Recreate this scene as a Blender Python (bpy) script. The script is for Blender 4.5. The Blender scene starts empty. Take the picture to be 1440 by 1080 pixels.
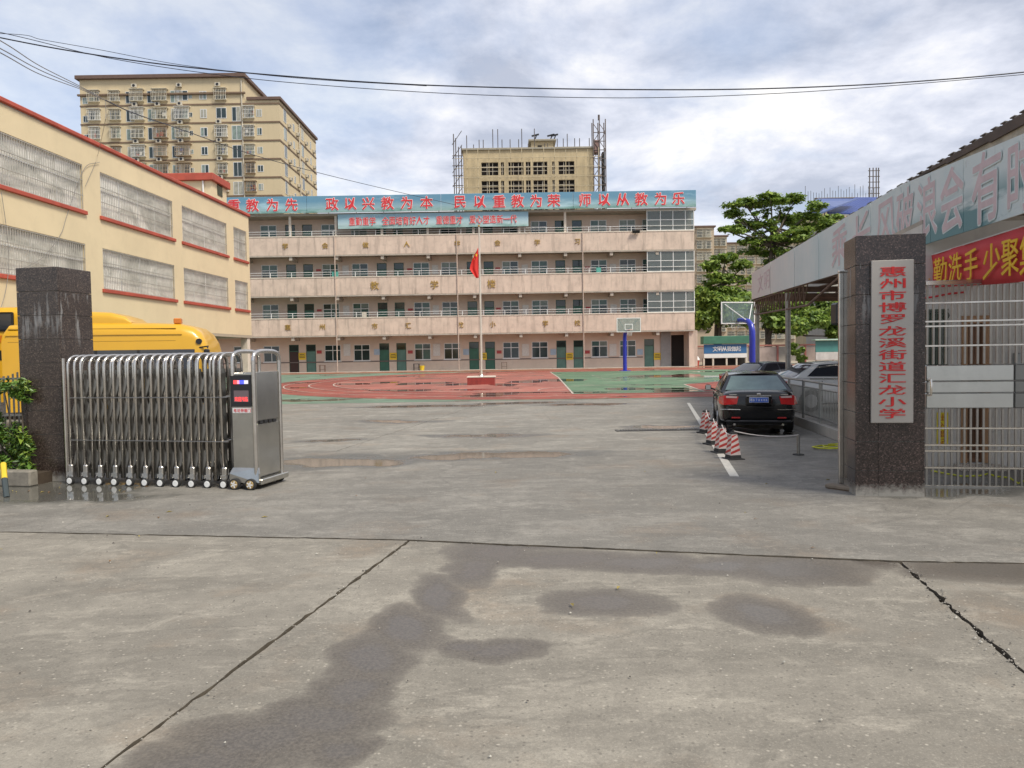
import bpy, math, random
import numpy as np
from mathutils import Vector, Matrix
rng = random.Random(7)
S = bpy.context.scene
COL = S.collection
# ------------------------------------------------------------------ camera
H = 1.7; FP = 1080.0
PITCH = math.atan(42/1080); ROLL = .016
Fv = Vector((0, math.cos(PITCH), -math.sin(PITCH)))
_R0 = Vector((1, 0, 0)); _U0 = Vector((0, math.sin(PITCH), math.cos(PITCH)))
Rv = _R0*math.cos(ROLL) - _U0*math.sin(ROLL)
Uv = _R0*math.sin(ROLL) + _U0*math.cos(ROLL)
EYE = Vector((0, 0, H))
cd = bpy.data.cameras.new('camera'); cam = bpy.data.objects.new('camera', cd); COL.objects.link(cam)
cd.sensor_fit = 'HORIZONTAL'; cd.sensor_width = 36; cd.lens = 27; cd.clip_end = 3000; cd.clip_start = .05
m = Matrix((Rv, Uv, -Fv)).transposed().to_4x4(); m.translation = EYE
cam.matrix_world = m
S.camera = cam
# ------------------------------------------------------------------ light
SUN_DIR = Vector((.52, -.46, .92)).normalized()          # towards the sun
ld = bpy.data.lights.new('sun', 'SUN'); ld.energy = 2.6; ld.angle = math.radians(16); ld.color = (1, .93, .80)
sun = bpy.data.objects.new('sun', ld); COL.objects.link(sun)
sun.rotation_euler = SUN_DIR.to_track_quat('Z', 'Y').to_euler()
W = bpy.data.worlds.new('World'); S.world = W; W.use_nodes = True
def build_world():
    nt = W.node_tree; N = nt.nodes; L = nt.links; N.clear()
    def nd(t, **k):
        n = N.new(t)
        for a, b in k.items(): setattr(n, a, b)
        return n
    out = nd('ShaderNodeOutputWorld'); mix = nd('ShaderNodeMixShader')
    b1 = nd('ShaderNodeBackground'); b2 = nd('ShaderNodeBackground')
    sky = nd('ShaderNodeTexSky', sky_type='NISHITA', sun_disc=False)
    sky.sun_elevation = math.asin(SUN_DIR.z); sky.sun_rotation = math.atan2(SUN_DIR.x, SUN_DIR.y)
    sky.air_density = 1.0; sky.dust_density = .6; sky.ozone_density = 1.5
    b1.inputs[1].default_value = .11
    L.new(sky.outputs[0], b1.inputs[0])
    tc = nd('ShaderNodeTexCoord'); sp = nd('ShaderNodeSeparateXYZ'); L.new(tc.outputs['Generated'], sp.inputs[0])
    def math_(op, a, b=None, clamp=False):
        n = nd('ShaderNodeMath', operation=op, use_clamp=clamp)
        for i, q in enumerate((a, b)):
            if q is None: continue
            if isinstance(q, (int, float)): n.inputs[i].default_value = q
            else: L.new(q, n.inputs[i])
        return n.outputs[0]
    zz = math_('ADD', math_('MAXIMUM', sp.outputs[2], 0.0), .24)
    cx = math_('DIVIDE', sp.outputs[0], zz); cy = math_('DIVIDE', sp.outputs[1], zz)
    cb = nd('ShaderNodeCombineXYZ'); L.new(cx, cb.inputs[0]); L.new(cy, cb.inputs[1])
    def noise(scale, detail, rough, off, dist=0.0):
        mp = nd('ShaderNodeMapping'); mp.inputs['Location'].default_value = off
        L.new(cb.outputs[0], mp.inputs[0])
        n = nd('ShaderNodeTexNoise'); L.new(mp.outputs[0], n.inputs['Vector'])
        n.inputs['Scale'].default_value = scale; n.inputs['Detail'].default_value = detail
        n.inputs['Roughness'].default_value = rough; n.inputs['Distortion'].default_value = dist
        return n.outputs[0]
    cover = noise(1.15, 10, .60, (3.1, 1.7, 0), .25)
    # more cloud towards the right of the view, clear blue gaps to the left
    side = math_('MULTIPLY', sp.outputs[0], .26)
    cv = math_('ADD', cover, side)
    r1 = nd('ShaderNodeValToRGB'); L.new(cv, r1.inputs[0])
    r1.color_ramp.elements[0].position = .42; r1.color_ramp.elements[0].color = (.52, .52, .52, 1)
    r1.color_ramp.elements[1].position = .58; r1.color_ramp.elements[1].color = (.97, .97, .97, 1)
    tone = noise(2.1, 12, .60, (9.3, 4.2, 0), .2)
    r2 = nd('ShaderNodeValToRGB'); L.new(tone, r2.inputs[0])
    e = r2.color_ramp.elements
    e[0].position = .38; e[0].color = (.36, .39, .47, 1)
    e[1].position = .64; e[1].color = (.80, .78, .75, 1)
    e = r2.color_ramp.elements.new(.50); e.color = (.54, .56, .63, 1)
    L.new(r2.outputs[0], b2.inputs[0]); b2.inputs[1].default_value = 1.0
    L.new(r1.outputs[0], mix.inputs[0]); L.new(b1.outputs[0], mix.inputs[1]); L.new(b2.outputs[0], mix.inputs[2])
    L.new(mix.outputs[0], out.inputs[0])
build_world()
vs = S.view_settings
vs.view_transform = 'Standard'; vs.look = 'None'; vs.gamma = 1; vs.use_curve_mapping = False; vs.exposure = .6
try: S.cycles.max_bounces = 6; S.cycles.transparent_max_bounces = 12
except Exception: pass

# ------------------------------------------------------------------ photo measuring helpers
def ray(px, py): return Fv + Rv*((px-720)/FP) + Uv*((540-py)/FP)
def at(px, py, Y):
    d = ray(px, py); return EYE + d*(Y/d.y)
def gz(y): return max(0.0, (y-28)*.0094)
def G(px, py):
    d = ray(px, py); z = 0.0
    for _ in range(40):
        k = (z-H)/d.z; z = .5*z + .5*gz(d.y*k)
    p = EYE + d*((z-H)/d.z); p.z = gz(p.y); return p
def hit(px, py, P0, Nn):
    d = ray(px, py); k = (P0-EYE).dot(Nn)/d.dot(Nn); return EYE + d*k

# ------------------------------------------------------------------ objects
def mw(o):
    m = o.matrix_basis.copy()
    while o.parent: o = o.parent; m = o.matrix_basis @ m
    return m
def tag(o, label=None, cat=None, group=None, kind=None):
    if label: o['label'] = label
    if cat: o['category'] = cat
    if group: o['group'] = group
    if kind: o['kind'] = kind
    return o
def thing(name, label, cat, loc=(0, 0, 0), rz=0.0, group=None):
    o = bpy.data.objects.new(name, None); COL.objects.link(o); o.empty_display_size = .3
    o.location = loc; o.rotation_euler = (0, 0, rz)
    return tag(o, label, cat, group)
def inst(name, me, parent=None, loc=(0, 0, 0), rot=(0, 0, 0), sc=(1, 1, 1), mats=None):
    o = bpy.data.objects.new(name, me); COL.objects.link(o)
    o.parent = parent; o.location = loc; o.rotation_euler = rot; o.scale = sc
    if mats:
        for i, mm in enumerate(mats):
            o.material_slots[i].link = 'OBJECT'; o.material_slots[i].material = mm
    return o
def kids(o): return [c for c in o.children]
def copy_tree(o, parent=None):
    c = o.copy(); COL.objects.link(c); c.parent = parent
    for ch in list(o.children): copy_tree(ch, c)
    return c

class MB:
    def __init__(s): s.v = []; s.f = []; s.m = []
    def add(s, vs, fs, mi=0):
        b = len(s.v); s.v += [tuple(p) for p in vs]
        for f in fs: s.f.append(tuple(i+b for i in f)); s.m.append(mi)
    def quad(s, a, b, c, d, mi=0): s.add([a, b, c, d], [(0, 1, 2, 3)], mi)
    def box(s, x0, y0, z0, x1, y1, z1, mi=0):
        if x1 < x0: x0, x1 = x1, x0
        if y1 < y0: y0, y1 = y1, y0
        if z1 < z0: z0, z1 = z1, z0
        s.add([(x0,y0,z0),(x1,y0,z0),(x1,y1,z0),(x0,y1,z0),(x0,y0,z1),(x1,y0,z1),(x1,y1,z1),(x0,y1,z1)],
              [(0,3,2,1),(4,5,6,7),(0,1,5,4),(1,2,6,5),(2,3,7,6),(3,0,4,7)], mi)
    def bbox(s, x0, y0, z0, x1, y1, z1, b=.01, mi=0):
        """box with chamfered edges"""
        if x1 < x0: x0, x1 = x1, x0
        if y1 < y0: y0, y1 = y1, y0
        if z1 < z0: z0, z1 = z1, z0
        V = []; idx = {}
        X = (x0, x1); Yy = (y0, y1); Z = (z0, z1)
        for i in (0, 1):
            for j in (0, 1):
                for k in (0, 1):
                    sx, sy, sz = 1-2*i, 1-2*j, 1-2*k
                    idx[i,j,k,0] = len(V); V.append((X[i], Yy[j]+sy*b, Z[k]+sz*b))
                    idx[i,j,k,1] = len(V); V.append((X[i]+sx*b, Yy[j], Z[k]+sz*b))
                    idx[i,j,k,2] = len(V); V.append((X[i]+sx*b, Yy[j]+sy*b, Z[k]))
        F = []
        for i in (0, 1): F.append([idx[i,0,0,0], idx[i,1,0,0], idx[i,1,1,0], idx[i,0,1,0]])
        for j in (0, 1): F.append([idx[0,j,0,1], idx[1,j,0,1], idx[1,j,1,1], idx[0,j,1,1]])
        for k in (0, 1): F.append([idx[0,0,k,2], idx[1,0,k,2], idx[1,1,k,2], idx[0,1,k,2]])
        for i in (0, 1):
            for j in (0, 1): F.append([idx[i,j,0,0], idx[i,j,0,1], idx[i,j,1,1], idx[i,j,1,0]])
        for i in (0, 1):
            for k in (0, 1): F.append([idx[i,0,k,0], idx[i,0,k,2], idx[i,1,k,2], idx[i,1,k,0]])
        for j in (0, 1):
            for k in (0, 1): F.append([idx[0,j,k,1], idx[0,j,k,2], idx[1,j,k,2], idx[1,j,k,1]])
        for i in (0, 1):
            for j in (0, 1):
                for k in (0, 1): F.append([idx[i,j,k,0], idx[i,j,k,1], idx[i,j,k,2]])
        c = Vector(((x0+x1)/2, (y0+y1)/2, (z0+z1)/2)); FF = []
        for f in F:
            P = [Vector(V[q]) for q in f]
            n = (P[1]-P[0]).cross(P[2]-P[0]); ce = sum(P, Vector())/len(P)
            FF.append(f if n.dot(ce-c) > 0 else f[::-1])
        s.add(V, FF, mi)
    def obox(s, c, ax, ay, az, mi=0):
        c = Vector(c); ax = Vector(ax); ay = Vector(ay); az = Vector(az)
        if ax.cross(ay).dot(az) < 0: ax = -ax
        P = [c-ax-ay-az, c+ax-ay-az, c+ax+ay-az, c-ax+ay-az, c-ax-ay+az, c+ax-ay+az, c+ax+ay+az, c-ax+ay+az]
        s.add(P, [(0,3,2,1),(4,5,6,7),(0,1,5,4),(1,2,6,5),(2,3,7,6),(3,0,4,7)], mi)
    def bar(s, p0, p1, w, d, up=(0, 0, 1), mi=0):
        p0 = Vector(p0); p1 = Vector(p1); t = p1-p0; l = t.length; t.normalize(); up = Vector(up)
        sd = t.cross(up)
        if sd.length < 1e-4: sd = t.cross(Vector((1, 0, 0)))
        sd.normalize(); u2 = sd.cross(t)
        s.obox((p0+p1)/2, sd*w/2, t*l/2, u2*d/2, mi)
    def tube(s, pts, r, n=8, mi=0, caps=True):
        P = [Vector(p) for p in pts]; k = len(P); rs = r if isinstance(r, (list, tuple)) else [r]*k
        T = []
        for i in range(k):
            a = P[max(i-1, 0)]; b = P[min(i+1, k-1)]; T.append((b-a).normalized())
        ref = Vector((0, 0, 1)) if abs(T[0].z) < .9 else Vector((1, 0, 0))
        u = T[0].cross(ref).normalized(); V = []
        for i in range(k):
            u = (u - T[i]*u.dot(T[i]))
            if u.length < 1e-5: u = T[i].orthogonal()
            u.normalize(); w = T[i].cross(u)
            for j in range(n):
                a = 2*math.pi*j/n; V.append(P[i] + (u*math.cos(a) + w*math.sin(a))*rs[i])
        F = []
        for i in range(k-1):
            for j in range(n):
                j2 = (j+1) % n; F.append((i*n+j, i*n+j2, (i+1)*n+j2, (i+1)*n+j))
        if caps: F.append(tuple(range(n))[::-1]); F.append(tuple((k-1)*n+j for j in range(n)))
        s.add(V, F, mi)
    def prism(s, pts, off, mi=0):
        """closed polygon pts (3-D) swept by off"""
        P = [Vector(p) for p in pts]; off = Vector(off); n = len(P)
        V = P + [p+off for p in P]
        nn = Vector()
        for i in range(n): nn += P[i].cross(P[(i+1) % n])
        flip = nn.dot(off) > 0
        F = [tuple(range(n))[::-1] if flip else tuple(range(n)), tuple(range(n, 2*n)) if flip else tuple(range(n, 2*n))[::-1]]
        for i in range(n):
            j = (i+1) % n; q = (i, j, j+n, i+n); F.append(q if flip else q[::-1])
        s.add(V, F, mi)
    def mesh(s, name, mats):
        me = bpy.data.meshes.new(name); me.from_pydata(s.v, [], s.f)
        for mm in (mats if isinstance(mats, (list, tuple)) else [mats]): me.materials.append(mm)
        if any(s.m): me.polygons.foreach_set('material_index', s.m)
        me.update(); return me
    def build(s, name, mats, parent=None, world=False, smooth=False):
        if world and parent:
            mi = mw(parent).inverted(); s.v = [tuple(mi @ Vector(p)) for p in s.v]
        me = s.mesh(name, mats)
        if smooth: me.polygons.foreach_set('use_smooth', [True]*len(me.polygons)); autosm(me)
        o = bpy.data.objects.new(name, me); COL.objects.link(o); o.parent = parent
        return o
def autosm(me, ang=40):
    import bmesh
    bm = bmesh.new(); bm.from_mesh(me); bm.normal_update()
    for e in bm.edges:
        if len(e.link_faces) == 2 and e.calc_face_angle(0) > math.radians(ang): e.smooth = False
    bm.to_mesh(me); bm.free()

# ------------------------------------------------------------------ materials
_mats = {}
def newmat(name):
    mt = bpy.data.materials.new(name); mt.use_nodes = True
    nt = mt.node_tree; b = nt.nodes['Principled BSDF']; return mt, nt, b
class NT:
    def __init__(s, nt): s.nt = nt
    def n(s, t, **k):
        q = s.nt.nodes.new(t)
        for a, b in k.items(): setattr(q, a, b)
        return q
    def put(s, sock, v):
        if hasattr(v, 'is_linked') or isinstance(v, bpy.types.NodeSocket): s.nt.links.new(v, sock)
        else:
            try: sock.default_value = v
            except TypeError: sock.default_value = (*v, 1)
    def math(s, op, a, b=0.0, clamp=False):
        q = s.n('ShaderNodeMath', operation=op, use_clamp=clamp); s.put(q.inputs[0], a); s.put(q.inputs[1], b); return q.outputs[0]
    def noise(s, vec, scale, detail=4, rough=.55, dist=0):
        q = s.n('ShaderNodeTexNoise'); s.put(q.inputs['Vector'], vec); q.inputs['Scale'].default_value = scale
        q.inputs['Detail'].default_value = detail; q.inputs['Roughness'].default_value = rough; q.inputs['Distortion'].default_value = dist
        return q.outputs[0]
    def ramp(s, fac, stops, interp='LINEAR'):
        q = s.n('ShaderNodeValToRGB'); s.put(q.inputs[0], fac); cr = q.color_ramp; cr.interpolation = interp
        while len(cr.elements) < len(stops): cr.elements.new(.5)
        for e, (p, c) in zip(cr.elements, stops):
            e.position = p; e.color = (c, c, c, 1) if isinstance(c, (int, float)) else (*c, 1)
        return q.outputs[0]
    def mix(s, fac, a, b, mode='MIX'):
        q = s.n('ShaderNodeMix', data_type='RGBA', blend_type=mode); s.put(q.inputs[0], fac)
        s.put(q.inputs[6], (*a, 1) if isinstance(a, tuple) and len(a) == 3 else a)
        s.put(q.inputs[7], (*b, 1) if isinstance(b, tuple) and len(b) == 3 else b); return q.outputs[2]
    def mapping(s, vec, loc=(0,0,0), rot=(0,0,0), sc=(1,1,1), typ='POINT'):
        q = s.n('ShaderNodeMapping', vector_type=typ); s.put(q.inputs[0], vec)
        q.inputs['Location'].default_value = loc; q.inputs['Rotation'].default_value = rot; q.inputs['Scale'].default_value = sc
        return q.outputs[0]
    def obj(s): return s.n('ShaderNodeTexCoord').outputs['Object']
    def bump(s, h, strength=.2, dist=.02):
        q = s.n('ShaderNodeBump'); s.put(q.inputs['Height'], h); q.inputs['Strength'].default_value = strength; q.inputs['Distance'].default_value = dist
        return q.outputs[0]
def M(name, col, rough=.6, metal=0.0, var=.12, scale=2.0, streak=0.0, bump=0.0, bscale=60, spec=.5, dirt=0.0, coat=0.0):
    if name in _mats: return _mats[name]
    mt, nt, b = newmat(name); t = NT(nt); v = t.obj()
    f = t.noise(v, scale, 6, .6)
    lo = tuple(c*(1-var) for c in col); hi = tuple(min(1, c*(1+var)) for c in col)
    c = t.ramp(f, [(.3, lo), (.7, hi)])
    if streak:
        sv = t.mapping(v, sc=(1, 1, .12)); sf = t.noise(sv, 2.2, 7, .65)
        c = t.mix(t.math('MULTIPLY', t.ramp(sf, [(.50, 0.0), (.72, 1.0)]), streak), c, tuple(q*.42 for q in col))
    if dirt:
        df = t.noise(v, scale*2.7, 8, .7)
        c = t.mix(t.math('MULTIPLY', t.ramp(df, [(.5, 0.0), (.66, 1.0)]), dirt), c, tuple(q*.5 for q in col))
    nt.links.new(c, b.inputs['Base Color'])
    b.inputs['Roughness'].default_value = rough; b.inputs['Metallic'].default_value = metal
    b.inputs['Specular IOR Level'].default_value = spec
    if coat: b.inputs['Coat Weight'].default_value = coat; b.inputs['Coat Roughness'].default_value = .05
    if bump: nt.links.new(t.bump(t.noise(v, bscale, 4, .6), bump, .01), b.inputs['Normal'])
    _mats[name] = mt; return mt
def mat_glass(name, col, alpha_t=.45, rough=.03):
    mt, nt, b = newmat(name); t = NT(nt)
    b.inputs['Base Color'].default_value = (*col, 1); b.inputs['Roughness'].default_value = rough
    b.inputs['Specular IOR Level'].default_value = .8
    tr = t.n('ShaderNodeBsdfTransparent'); tr.inputs[0].default_value = (.86, .93, .92, 1)
    mx = t.n('ShaderNodeMixShader'); mx.inputs[0].default_value = alpha_t
    nt.links.new(b.outputs[0], mx.inputs[1]); nt.links.new(tr.outputs[0], mx.inputs[2])
    nt.links.new(mx.outputs[0], nt.nodes['Material Output'].inputs[0]); return mt
def granite(name, base, fleck1, fleck2, rough=.22):
    mt, nt, b = newmat(name); t = NT(nt); v = t.obj()
    vo = t.n('ShaderNodeTexVoronoi'); t.put(vo.inputs['Vector'], v); vo.inputs['Scale'].default_value = 85
    sp = t.n('ShaderNodeSeparateColor'); nt.links.new(vo.outputs['Color'], sp.inputs[0])
    c = t.ramp(sp.outputs[0], [(0, tuple(q*.5 for q in base)), (.45, base), (.72, fleck1), (.93, fleck2)], 'CONSTANT')
    n1 = t.noise(v, 130, 3, .7); c = t.mix(t.ramp(n1, [(.45, .0), (.7, .75)]), c, fleck1)
    big = t.noise(v, 1.4, 6, .6); c = t.mix(t.ramp(big, [(.4, 0.0), (.75, .35)]), c, tuple(q*.6 for q in base))
    # white lime runs below some joints
    sv = t.mapping(v, sc=(1, 1, .16)); sf = t.noise(sv, 7.5, 5, .6)
    zf = t.n('ShaderNodeSeparateXYZ'); nt.links.new(v, zf.inputs[0])
    zm = t.ramp(t.math('DIVIDE', zf.outputs[2], 3.0), [(.62, 0.0), (.76, .8), (.885, 1.0), (.89, 0.0)])
    runs = t.math('MULTIPLY', t.ramp(sf, [(.56, 0.0), (.68, 1.0)]), zm)
    foot = t.ramp(t.math('ADD', t.math('DIVIDE', zf.outputs[2], 3.0), t.math('MULTIPLY', t.math('SUBTRACT', t.noise(v, 16, 6, .7), .5), .09)), [(.012, .85), (.05, 0.0)])
    c = t.mix(t.math('MULTIPLY', runs, .75), c, (.42, .43, .43)); c = t.mix(foot, c, (.34, .32, .28))
    nt.links.new(c, b.inputs['Base Color'])
    r = t.math('ADD', t.math('MULTIPLY', t.math('MAXIMUM', runs, foot), .5), rough); nt.links.new(r, b.inputs['Roughness'])
    return mt
# common metals, paints
STEEL = M('stainless', (.60, .57, .53), .22, .95, .12, 5, dirt=.25)
STEELD = M('stainless_dull', (.30, .285, .26), .38, .9, .15, 5, dirt=.3)
WHITEM = M('white_metal', (.72, .72, .70), .45, 0, .06)
ALU = M('aluminium', (.70, .70, .68), .4, .3, .05)
RUBBER = M('rubber', (.02, .02, .02), .75)
BLACKP = M('black_plastic', (.015, .015, .017), .4)
GOLD = M('gold_paint', (.42, .27, .06), .5, .2, .35, 6)
REDCH = M('red_print', (.62, .03, .04), .55, 0, .1)
CRED = M('coping_red', (.40, .075, .045), .65, 0, .2, 1.2, dirt=.3)

# ------------------------------------------------------------------ lettering
_ch = {}
def char_mesh(ch, extr=.02, bold=.0, outline=0.0):
    k = (ch, extr, bold, outline)
    if k in _ch: return _ch[k]
    def one(bo, ex):
        c = bpy.data.curves.new('t', 'FONT'); c.body = ch; c.extrude = ex; c.offset = bo; c.resolution_u = 1
        c.align_x = 'LEFT'
        o = bpy.data.objects.new('t', c); COL.objects.link(o)
        dg = bpy.context.evaluated_depsgraph_get(); me = bpy.data.meshes.new_from_object(o.evaluated_get(dg))
        bpy.data.objects.remove(o); bpy.data.curves.remove(c)
        n = len(me.vertices); co = np.zeros(n*3); me.vertices.foreach_get('co', co); co = co.reshape(-1, 3)
        fs = [tuple(p.vertices) for p in me.polygons]; bpy.data.meshes.remove(me); return co, fs
    co, fs = one(0, extr)
    mn, mx = co[:, :2].min(0), co[:, :2].max(0)
    def norm(c):      # x,y centred, em box = 1
        c = c.copy(); c[:, 0] -= (mn[0]+mx[0])/2; c[:, 1] -= (mn[1]+mx[1])/2; return c
    b = MB(); nc = norm(co); b.add(nc, fs, 0)
    # heavier strokes and the white edge: shifted copies, each a hair behind the last
    if bold:
        for k in range(4):
            q = nc.copy(); q[:, 0] += bold*math.cos(k*math.pi/2+.4); q[:, 1] += bold*math.sin(k*math.pi/2+.4); q[:, 2] -= extr*.06*(k+1); b.add(q, fs, 0)
    if outline:
        for k in range(8):
            q = nc.copy(); r_ = bold+outline; q[:, 0] += r_*math.cos(k*math.pi/4); q[:, 1] += r_*math.sin(k*math.pi/4); q[:, 2] = q[:, 2]*.3-extr*(.45+.05*k); b.add(q, fs, 1)
    me = bpy.data.meshes.new('character'); me.from_pydata(b.v, [], b.f); me.polygons.foreach_set('material_index', b.m)
    me.materials.append(REDCH); 
    if outline: me.materials.append(WHITEM)
    me.update(); _ch[k] = me; return me
def put_char(ch, parent, loc, rot, sx, sy, mat, mat2=None, extr=.02, bold=.012, outline=0.0):
    me = char_mesh(ch, extr, bold, outline)
    o = inst('character', me, parent, loc, rot, (sx, sy, 1), [mat]+([mat2] if outline else []))
    return o
STAND = (math.pi/2, 0, 0)         # letters standing upright, facing -Y
# ================================================================== GROUND
def wet_field(t, v, blobs, dist_amt=.5, dscale=1.3):
    """max of noisy ellipses (x, y, rx, ry, angle) -> 0..1"""
    n1 = t.n('ShaderNodeTexNoise'); t.put(n1.inputs['Vector'], v); n1.inputs['Scale'].default_value = dscale
    n1.inputs['Detail'].default_value = 6; n1.inputs['Roughness'].default_value = .6
    sb = t.n('ShaderNodeVectorMath', operation='SUBTRACT'); t.put(sb.inputs[0], n1.outputs['Color']); sb.inputs[1].default_value = (.5, .5, .5)
    sc = t.n('ShaderNodeVectorMath', operation='MULTIPLY'); t.put(sc.inputs[0], sb.outputs[0]); sc.inputs[1].default_value = (dist_amt, dist_amt, 0)
    ad = t.n('ShaderNodeVectorMath', operation='ADD'); t.put(ad.inputs[0], v); t.put(ad.inputs[1], sc.outputs[0])
    cur = None
    for (x, y, rx, ry, a) in blobs:
        mp = t.mapping(ad.outputs[0], (x, y, 0), (0, 0, a), (rx, ry, 50), 'TEXTURE')
        g = t.n('ShaderNodeTexGradient', gradient_type='SPHERICAL'); t.put(g.inputs[0], mp)
        cur = g.outputs[1] if cur is None else t.math('MAXIMUM', cur, g.outputs[1])
    return cur
def px_blob(px, py, wpx, hpx, a=0.0):
    c = G(px, py); l = G(px-wpx, py); u = G(px, py-hpx); d = G(px, py+hpx)
    return (c.x, c.y, abs(c.x-l.x)*1.12, abs(u.y-d.y)/2*1.12, a)
def concrete(name, dry, wet, blobs, light=.0, puddle=(.70, .9), pdl=.14, damt=.5, dsc=1.3):
    mt, nt, b = newmat(name); t = NT(nt); v = t.obj()
    big = t.noise(v, .35, 8, .62, .4); mid = t.noise(v, 1.7, 9, .68, .3); fine = t.noise(v, 38, 6, .75)
    c = t.ramp(big, [(.36, tuple(q*.70 for q in dry)), (.50, dry), (.64, tuple(min(1, q*1.22) for q in dry))])
    c = t.mix(t.ramp(mid, [(.44, .0), (.58, .6)]), c, tuple(q*.70 for q in dry))
    # tyre-worn streaks running across
    st = t.noise(t.mapping(v, rot=(0, 0, .2), sc=(.22, 1.5, 1)), 1.6, 7, .66)
    c = t.mix(t.ramp(st, [(.49, .0), (.60, .5)]), c, tuple(q*.66 for q in dry))
    c = t.mix(t.ramp(t.noise(v, 2.6, 10, .74, .8), [(.55, .0), (.64, .45+light)]), c, tuple(min(1, q*1.45) for q in dry))
    rs = t.noise(t.mapping(v, (4, 9, 0)), .9, 6, .6); c = t.mix(t.ramp(rs, [(.54, .0), (.68, .4)]), c, (dry[0]*.9, dry[1]*.66, dry[2]*.48))
    # hairline cracks
    cv = t.n('ShaderNodeTexVoronoi', feature='DISTANCE_TO_EDGE'); t.put(cv.inputs['Vector'], t.mix(.16, v, t.n('ShaderNodeTexNoise').outputs['Color'])); cv.inputs['Scale'].default_value = .42
    c = t.mix(t.math('MULTIPLY', t.ramp(cv.outputs[0], [(.002, .35), (.005, 0.0)]), t.ramp(big, [(.48, 0.0), (.54, 1.0)])), c, tuple(q*.35 for q in dry))
    # tide lines left by drying water, damp streaks
    td = t.noise(t.mapping(v, (3, 7, 0), sc=(.55, 1.0, 1)), .8, 7, .62, .5)
    c = t.mix(t.ramp(td, [(.495, .0), (.535, .60), (.548, .0)]), c, tuple(q*.5 for q in dry))
    c = t.mix(t.ramp(td, [(.548, .0), (.565, .40), (.75, .6)]), c, tuple(q*.58 for q in dry))
    c = t.mix(t.ramp(t.noise(v, 6, 9, .8), [(.38, .55), (.52, 0.0)]), c, tuple(q*.58 for q in dry))
    c = t.mix(t.ramp(t.noise(t.mapping(v, (1, 2, 0), rot=(0, 0, -.3), sc=(.5, 1.2, 1)), 3.4, 9, .78), [(.53, .0), (.64, .5)]), c, tuple(min(1, q*1.5) for q in dry))
    c = t.mix(t.ramp(t.noise(v, 90, 3, .9), [(.38, .45), (.5, 0.0)]), c, tuple(q*.5 for q in dry))
    c = t.mix(t.ramp(t.noise(v, 75, 3, .9), [(.54, .0), (.68, .5)]), c, tuple(min(1, q*1.5) for q in dry))
    # exposed aggregate: dark and pale specks
    vo = t.n('ShaderNodeTexVoronoi'); t.put(vo.inputs['Vector'], v); vo.inputs['Scale'].default_value = 34
    sp = t.n('ShaderNodeSeparateColor'); nt.links.new(vo.outputs['Color'], sp.inputs[0])
    near = t.ramp(vo.outputs['Distance'], [(.16, 1.0), (.34, 0.0)])
    c = t.mix(t.math('MULTIPLY', near, t.ramp(sp.outputs[0], [(.72, .0), (.80, .62)])), c, tuple(q*.38 for q in dry))
    c = t.mix(t.math('MULTIPLY', near, t.ramp(sp.outputs[1], [(.86, .0), (.92, .6)])), c, tuple(min(1, q*1.75) for q in dry))
    c = t.mix(t.ramp(fine, [(.30, .5), (.5, 0.0), (.7, .0)]), c, tuple(q*.6 for q in dry))
    r = .82
    if blobs:
        w = wet_field(t, v, blobs, damt, dsc)
        ww = t.math('ADD', w, t.math('MULTIPLY', t.math('SUBTRACT', mid, .5), .45))
        wm = t.ramp(ww, [(.07, 0.0), (.14, .42), (.24, .72), (.42, .9), (.7, 1.0)])
        c = t.mix(wm, c, t.mix(t.ramp(t.noise(v, 55, 5, .8), [(.40, .0), (.64, 1.0)]), tuple(q*.68 for q in wet), tuple(q*1.25 for q in wet)))
        pm = t.ramp(ww, [(puddle[0]-.2, 0.0), (puddle[0], 1.0)])
        r = t.math('SUBTRACT', t.math('SUBTRACT', .84, t.math('MULTIPLY', wm, .36)), t.math('MULTIPLY', pm, pdl))
        hgt = t.math('MULTIPLY', t.math('ADD', t.math('MULTIPLY', fine, .6), t.math('MULTIPLY', near, -.25)), t.math('SUBTRACT', 1.0, t.math('MULTIPLY', pm, .95)))
    else:
        hgt = fine
    nt.links.new(c, b.inputs['Base Color'])
    t.put(b.inputs['Roughness'], r)
    nt.links.new(t.bump(hgt, .35, .012), b.inputs['Normal'])
    return mt
near_blobs = [px_blob(*q) for q in (
    (690, 775, 70, 24), (662, 800, 48, 26), (622, 838, 44, 36, .3), (572, 882, 58, 38, .3), (528, 925, 66, 40, .2), (500, 968, 74, 40), (440, 1005, 105, 40), (360, 1035, 130, 45), (290, 1070, 120, 45), (470, 1050, 60, 25), (690, 912, 80, 18), (640, 905, 40, 12), (800, 786, 130, 13), (900, 790, 110, 17), (1010, 795, 95, 16), (1120, 800, 130, 22),
    (845, 848, 92, 22), (1075, 862, 80, 30), (1390, 800, 130, 26), (1230, 788, 40, 12), (760, 766, 80, 10))]
mid_blobs = [px_blob(*q) for q in (
    (70, 692, 150, 18), (150, 700, 90, 8), (940, 601, 75, 4), (1040, 604, 40, 4), (530, 596, 140, 4),
    (1320, 690, 130, 12), (880, 606, 40, 3), (700, 640, 160, 7), (480, 650, 120, 10))]
far_blobs = [px_blob(*q) for q in (
    (940, 601, 80, 4), (1040, 604, 45, 4), (1075, 607, 60, 8), (730, 567, 90, 2), (600, 571, 120, 2), (560, 592, 70, 2.5), (690, 612, 90, 3), (830, 569, 90, 2), (470, 620, 60, 3))]
CONC_N = concrete('concrete_road', (.272, .248, .206), (.118, .102, .083), near_blobs)
CONC_M = concrete('concrete_apron', (.228, .213, .186), (.112, .108, .093), mid_blobs, .08, (.45, .65), .55, 1.5, .9)
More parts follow.
